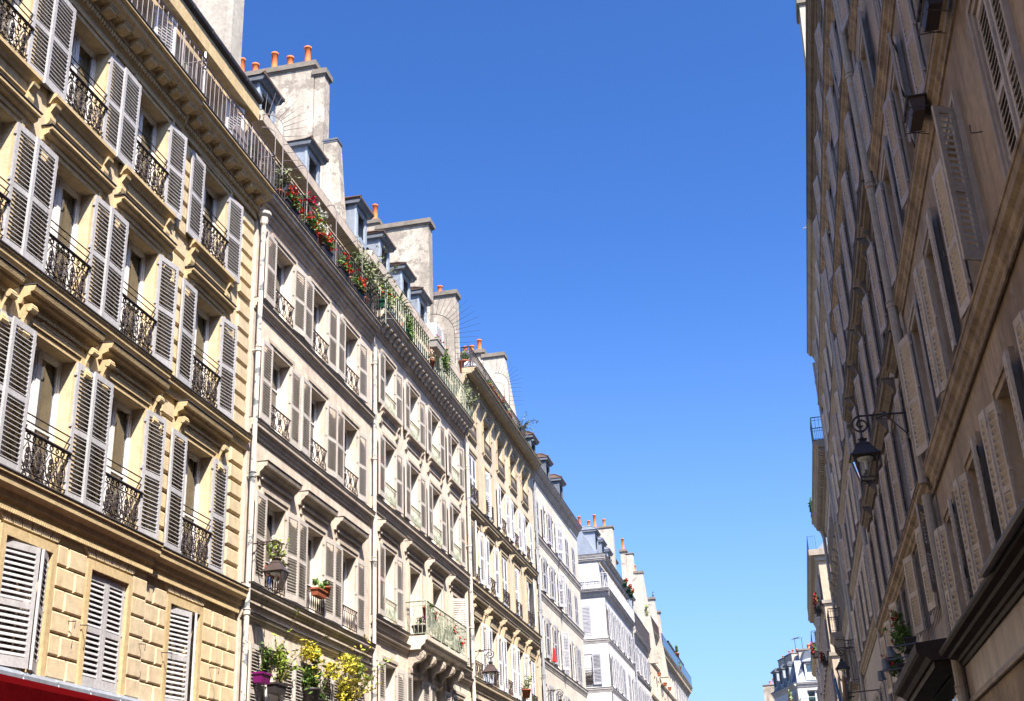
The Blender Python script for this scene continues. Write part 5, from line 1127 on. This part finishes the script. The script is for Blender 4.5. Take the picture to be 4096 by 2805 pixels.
# small balcony of the greige building
plant('L', 31.0, 0.3, 7.38, 'black pot with a purple pink plant on the near end of the small flowered balcony', pot='round', size=(0.4, 0.4, 0.28), potm=plast, leaf=leafd, blobs=bl(0.15, 0.15, 60, 0.4), flowers=(mat('purple_petal', (0.35, 0.05, 0.2), 0.6), None, 10, 0.03))
plant('L', 31.2, 0.45, 7.95, 'terracotta pot hooked on the near corner of the small balcony railing', pot='round', size=(0.24, 0.24, 0.22), leaf=leafg, blobs=bl(0.12, 0.08, 40, 0.25))
for Y, lab, z in ((32.0, 'red geraniums in a dark box near the front of the small balcony railing', 7.9), (33.9, 'red geraniums in a dark box halfway along the small balcony railing', 7.85), (34.6, 'low red geraniums at the far end of the small balcony', 7.6)):
    plant('L', Y*0.99+0.0, 0.42, z-0.15, lab, size=(0.5, 0.2, 0.18), potm=plast, leaf=leafd, blobs=bl(0.28, 0.15, 130, 0.25), flowers=(redf, None, 8, 0.028), group='boxes on the small balcony')
plant('L', 33.0, 0.25, 7.4, 'tangled dry stems with olive leaves inside the small balcony', size=(1.2, 0.25, 0.2), potm=plast, leaf=leafo, blobs=(((0, 0, 0.5), (0.7, 0.15, 0.3), 160),), sprigs=18, sprigL=0.7, s=0.035)
plant('L', 44.95, 0.2, 7.45, 'round terracotta pot with a tall spindly plant on a white-shuttered window of the ochre building', pot='round', size=(0.34, 0.34, 0.3), leaf=leafo, blobs=bl(0.16, 0.28, 70, 0.6), sprigs=5)
# far left flowers
for Y, z, lab in ((77.5, 18.45, 'red flowers nearest on the gutter edge of the white corner building'), (79.2, 18.4, 'middle of the red flower pots on the gutter edge of the white corner building'), (80.4, 18.35, 'green pot of red flowers farthest on the gutter edge of the white corner building')):
    plant('L', Y, 0.2, z-0.4, lab, pot='round', size=(0.3, 0.3, 0.3), potm=greenp, leaf=leafg, blobs=bl(0.25, 0.15, 50, 0.42), flowers=(redf, None, 12, 0.07), s=0.09, group='flower pots on the white corner building')
plant('L', 89.6, 0.2, 18.05, 'green shrub on the top terrace of the narrow sand-coloured building', pot='round', size=(0.5, 0.5, 0.4), leaf=leafl, blobs=bl(0.6, 0.6, 160, 0.8), s=0.12, cat='shrub')
for Y, z, lab in ((94.2, 14.75, 'terracotta box on a sill below the glazed balcony, nearest of three'), (98.3, 14.55, 'terracotta box on a sill below the glazed balcony, middle of three'), (101.9, 14.65, 'terracotta box on a sill below the glazed balcony, farthest of three')):
    plant('L', Y, 0.25, z, lab, size=(0.5, 0.25, 0.22), blobs=(), group='terracotta sill boxes')
plant('L', 113.5, 0.1, 18.9, 'terracotta urn with a shrub on the roof edge of the farthest left building', pot='round', size=(0.5, 0.5, 0.45), leaf=leafg, blobs=bl(0.45, 0.5, 140, 0.8), s=0.1, cat='shrub')
plant('L', 111.5, 0.3, 17.5, 'green plants crowding the near end of the farthest glazed balcony', size=(1.2, 0.4, 0.3), leaf=leafg, blobs=bl(1.1, 0.4, 200, 0.5), s=0.14)
# right side plants
plant('R', 24.6, 0.45, 5.15, 'dark red geraniums trailing from a window box beside the dark shop canopy', size=(0.8, 0.22, 0.2), potm=plast, leaf=leafg, blobs=(((0, -0.1, 0.25), (0.55, 0.22, 0.28), 520), ((0.35, -0.15, 0.55), (0.15, 0.12, 0.2), 80)), flowers=(darkred, None, 14, 0.03), sprigs=6, sprigL=0.5)
plant('R', 27.3, 0.42, 5.05, 'trailing green and dark red window box, farther of the two beside the shop canopy', size=(0.8, 0.22, 0.2), potm=plast, leaf=leafd, blobs=(((0, -0.1, 0.25), (0.55, 0.22, 0.3), 420),), flowers=(darkred, None, 14, 0.035))
def basket(Y, z, d, label, m):
    o = link('window_box', None, None, (2.8-d, Y, z), RZ); tag(o, label, 'window box')
    b = MB(); b.frustum((0, 0), 0.5, 0.15, 0.56, 0.2, 0, 0.2); b.frustum((0, 0), 0.6, 0.24, 0.6, 0.24, 0.19, 0.215); link('planter', b.mesh('planter', m), o)
    w2 = MB()
    for zz in (0.02, 0.2): w2.tube([(-0.31, 0.12, zz), (-0.31, -0.13, zz), (0.31, -0.13, zz), (0.31, 0.12, zz)], 0.008, 4, False)
    for xx in (-0.31, -0.1, 0.1, 0.31): w2.bar((xx, -0.13, -0.02), (xx, -0.13, 0.22), 0.006)
    w2.bar((-0.2, -0.1, -0.02), (-0.2, 0.15, -0.1), 0.008); w2.bar((0.2, -0.1, -0.02), (0.2, 0.15, -0.1), 0.008); link('wire_cradle', w2.mesh('wire_cradle', iron), o)
    return o
basket(14.3, 10.35, 0.24, 'brown window box in a wire cradle on the shaded brown facade', mat('brown_planter_plastic', (0.06, 0.04, 0.035), 0.5))
basket(12.0, 10.25, 0.26, 'black window box at the top edge, nearest on the shaded brown facade', plast)
for Y, z, d, lab in ((76.6, 15.95, 0.3, 'dark red geraniums on the sunlit peach corner, upper of two'), (79.0, 15.9, 0.3, 'dark red geraniums on the peach corner building, just behind the upper one'), (74.6, 12.95, 0.9, 'large brownish red bush low on the peach corner building'), (80.0, 12.9, 0.3, 'dark flower box lower down on the peach corner building')):
    plant('R', max(Y, 76.3), d, z-0.3, lab, size=(1.0, 0.35, 0.3), potm=plast, leaf=leafd if 'red' not in lab or Y < 76 else leafd, blobs=bl(0.7, 0.5, 200, 0.4), flowers=(darkred, None, 30, 0.08), s=0.09, group='flower boxes on the peach corner building')
plant('R', 60.3, 0.45, 16.85, 'green shrub on the teal railed corner balcony above the modillions', size=(0.6, 0.3, 0.3), potm=plast, leaf=leafd, blobs=bl(0.4, 0.5, 160, 0.7), s=0.1, cat='shrub')
# bundle of giant pencils hung as a sign
o = link('pencil_sign', None, None, (1.68, 40.0, 5.7), RZ); tag(o, 'bundle of giant wooden pencils hung as a shop sign on the right', 'sign')
for k, (dx, top, lean, cm) in enumerate(((-0.19, 1.05, -0.1, (0.22, 0.13, 0.08)), (-0.1, 0.98, -0.06, (0.01, 0.16, 0.07)), (-0.05, 1.2, -0.1, (0.16, 0.09, 0.08)), (0.05, 1.25, -0.12, (0.28, 0.18, 0.09)), (0.12, 1.1, -0.02, (0.35, 0.33, 0.30)), (0.22, 1.18, 0.0, (0.03, 0.12, 0.30)))):
    pm = mat('pencil_paint_%d' % k, cm, 0.5); b = MB(); p0 = Vector((0.02*k-0.05, -dx*0.5, 0.0)); p1 = Vector((0.02*k-0.05, -(dx+lean), top)); u = (p1-p0).normalized()
    b.tube([tuple(p0), tuple(p0+(p1-p0)*0.86)], 0.042, 6); pe = link('pencil', b.mesh('pencil', pm), o); b = MB(); b.tube([tuple(p0+(p1-p0)*0.86), tuple(p0+(p1-p0)*0.96)], [0.042, 0.014], 6); link('sharpened_wood', b.mesh('sharpened_wood', sand), pe); b = MB(); b.tube([tuple(p0+(p1-p0)*0.96), tuple(p1)], [0.014, 0.002], 6); link('lead', b.mesh('lead', pm), pe)
b = MB(); b.tube([(0, 0.3, 0.45), (0, 0.0, 0.42), (0, -0.2, 0.45)], 0.02, 6); b.tube([(0, 1.15, 0.6), (0, -0.2, 0.55)], 0.018, 6); link('bracket', b.mesh('bracket', iron), o)
# table on the balcony of the yellow building, pigeon, street-end plants
o = link('garden_table', None, None, (-9.35, 19.3, 14.93), LZ); tag(o, 'folded round slatted garden table leaning on the balcony of the yellow building', 'table')
b = MB()
for q in range(15):
    x = -0.33+q*0.047; hh = math.sqrt(max(0.0, 0.115-x*x)); b.box(x-0.018, x+0.018, -0.01, 0.012, 0.36-hh, 0.36+hh)
ring(b, (0, 0.36), 0.35, 0.35, 0.0, 0.014, 20); link('table_top', b.mesh('table_top', railg), o)
b = MB(); b.bar((-0.2, 0.1, 0), (0.2, 0.1, 0.6), 0.015); b.bar((0.2, 0.1, 0), (-0.2, 0.1, 0.6), 0.015); link('leg', b.mesh('leg', railg), o)
plant('L', 19.9, 0.1, 14.95, 'dark potted shrub behind the far end of the yellow building balcony railing', pot='round', size=(0.35, 0.35, 0.3), potm=plast, leaf=leafd, blobs=bl(0.3, 0.25, 200, 0.5), flowers=(darkred, None, 6, 0.025), cat='shrub')
plant('L', 16.6, 0.15, 14.95, 'small terracotta pot behind the balcony railing of the yellow building', pot='round', size=(0.26, 0.26, 0.24), leaf=leafo, blobs=bl(0.12, 0.1, 30, 0.3))
b = MB(); b.lathe([(0.001, -0.16), (0.05, -0.1), (0.085, 0.0), (0.07, 0.1), (0.035, 0.16), (0.001, 0.18)], (0, 0, 0), 8); b.tube([(0, 0.0, 0.12), (0, -0.03, 0.2), (0, -0.06, 0.24), (0, -0.12, 0.235)], [0.05, 0.04, 0.045, 0.004], 6); b.tube([(0, 0.05, -0.12), (0, 0.16, -0.26)], [0.05, 0.03], 5)
tag(link('pigeon', b.mesh('pigeon', zincd, True), None, (-9.45, 96.9, 21.4), 0.5), 'small dark pigeon sitting on a far left chimney stack', 'bird')
plant('L', 131, 0, 0.0, 'x') if False else None
for x, y, z, lab, lf, r_ in ((0.55, 129.6, 13.9, 'bright lime shrub on the balcony at the street end', leafl, 1.3), (-0.4, 132.0, 14.6, 'brownish red shrub left of the lime shrub at the street end', leafd, 0.9), (0.15, 130.4, 16.0, 'dark green climbing shrub against a window at the street end', leafo, 0.9)):
    plant('L', y, x+9.5, z, lab, size=(1.2, 0.5, 0.4), leaf=lf, blobs=bl(r_, r_*0.8, 260, r_), s=0.2, cat='shrub')
b = MB(); b.tube([(0, 0, 0), (0, 0, 1.5)], 0.02, 5); b.tube([(-0.3, 0, 1.1), (0.5, 0, 1.3)], 0.012, 4)
for q in range(5): b.bar((-0.25+q*0.16, -0.22, 1.13+q*0.04), (-0.25+q*0.16, 0.22, 1.13+q*0.04), 0.009)
tag(link('antenna', b.mesh('antenna', railw), None, (2.75, 38.0, 20.2), 0.3), 'thin white television antenna on the shaded roof edge against the sky', 'antenna')
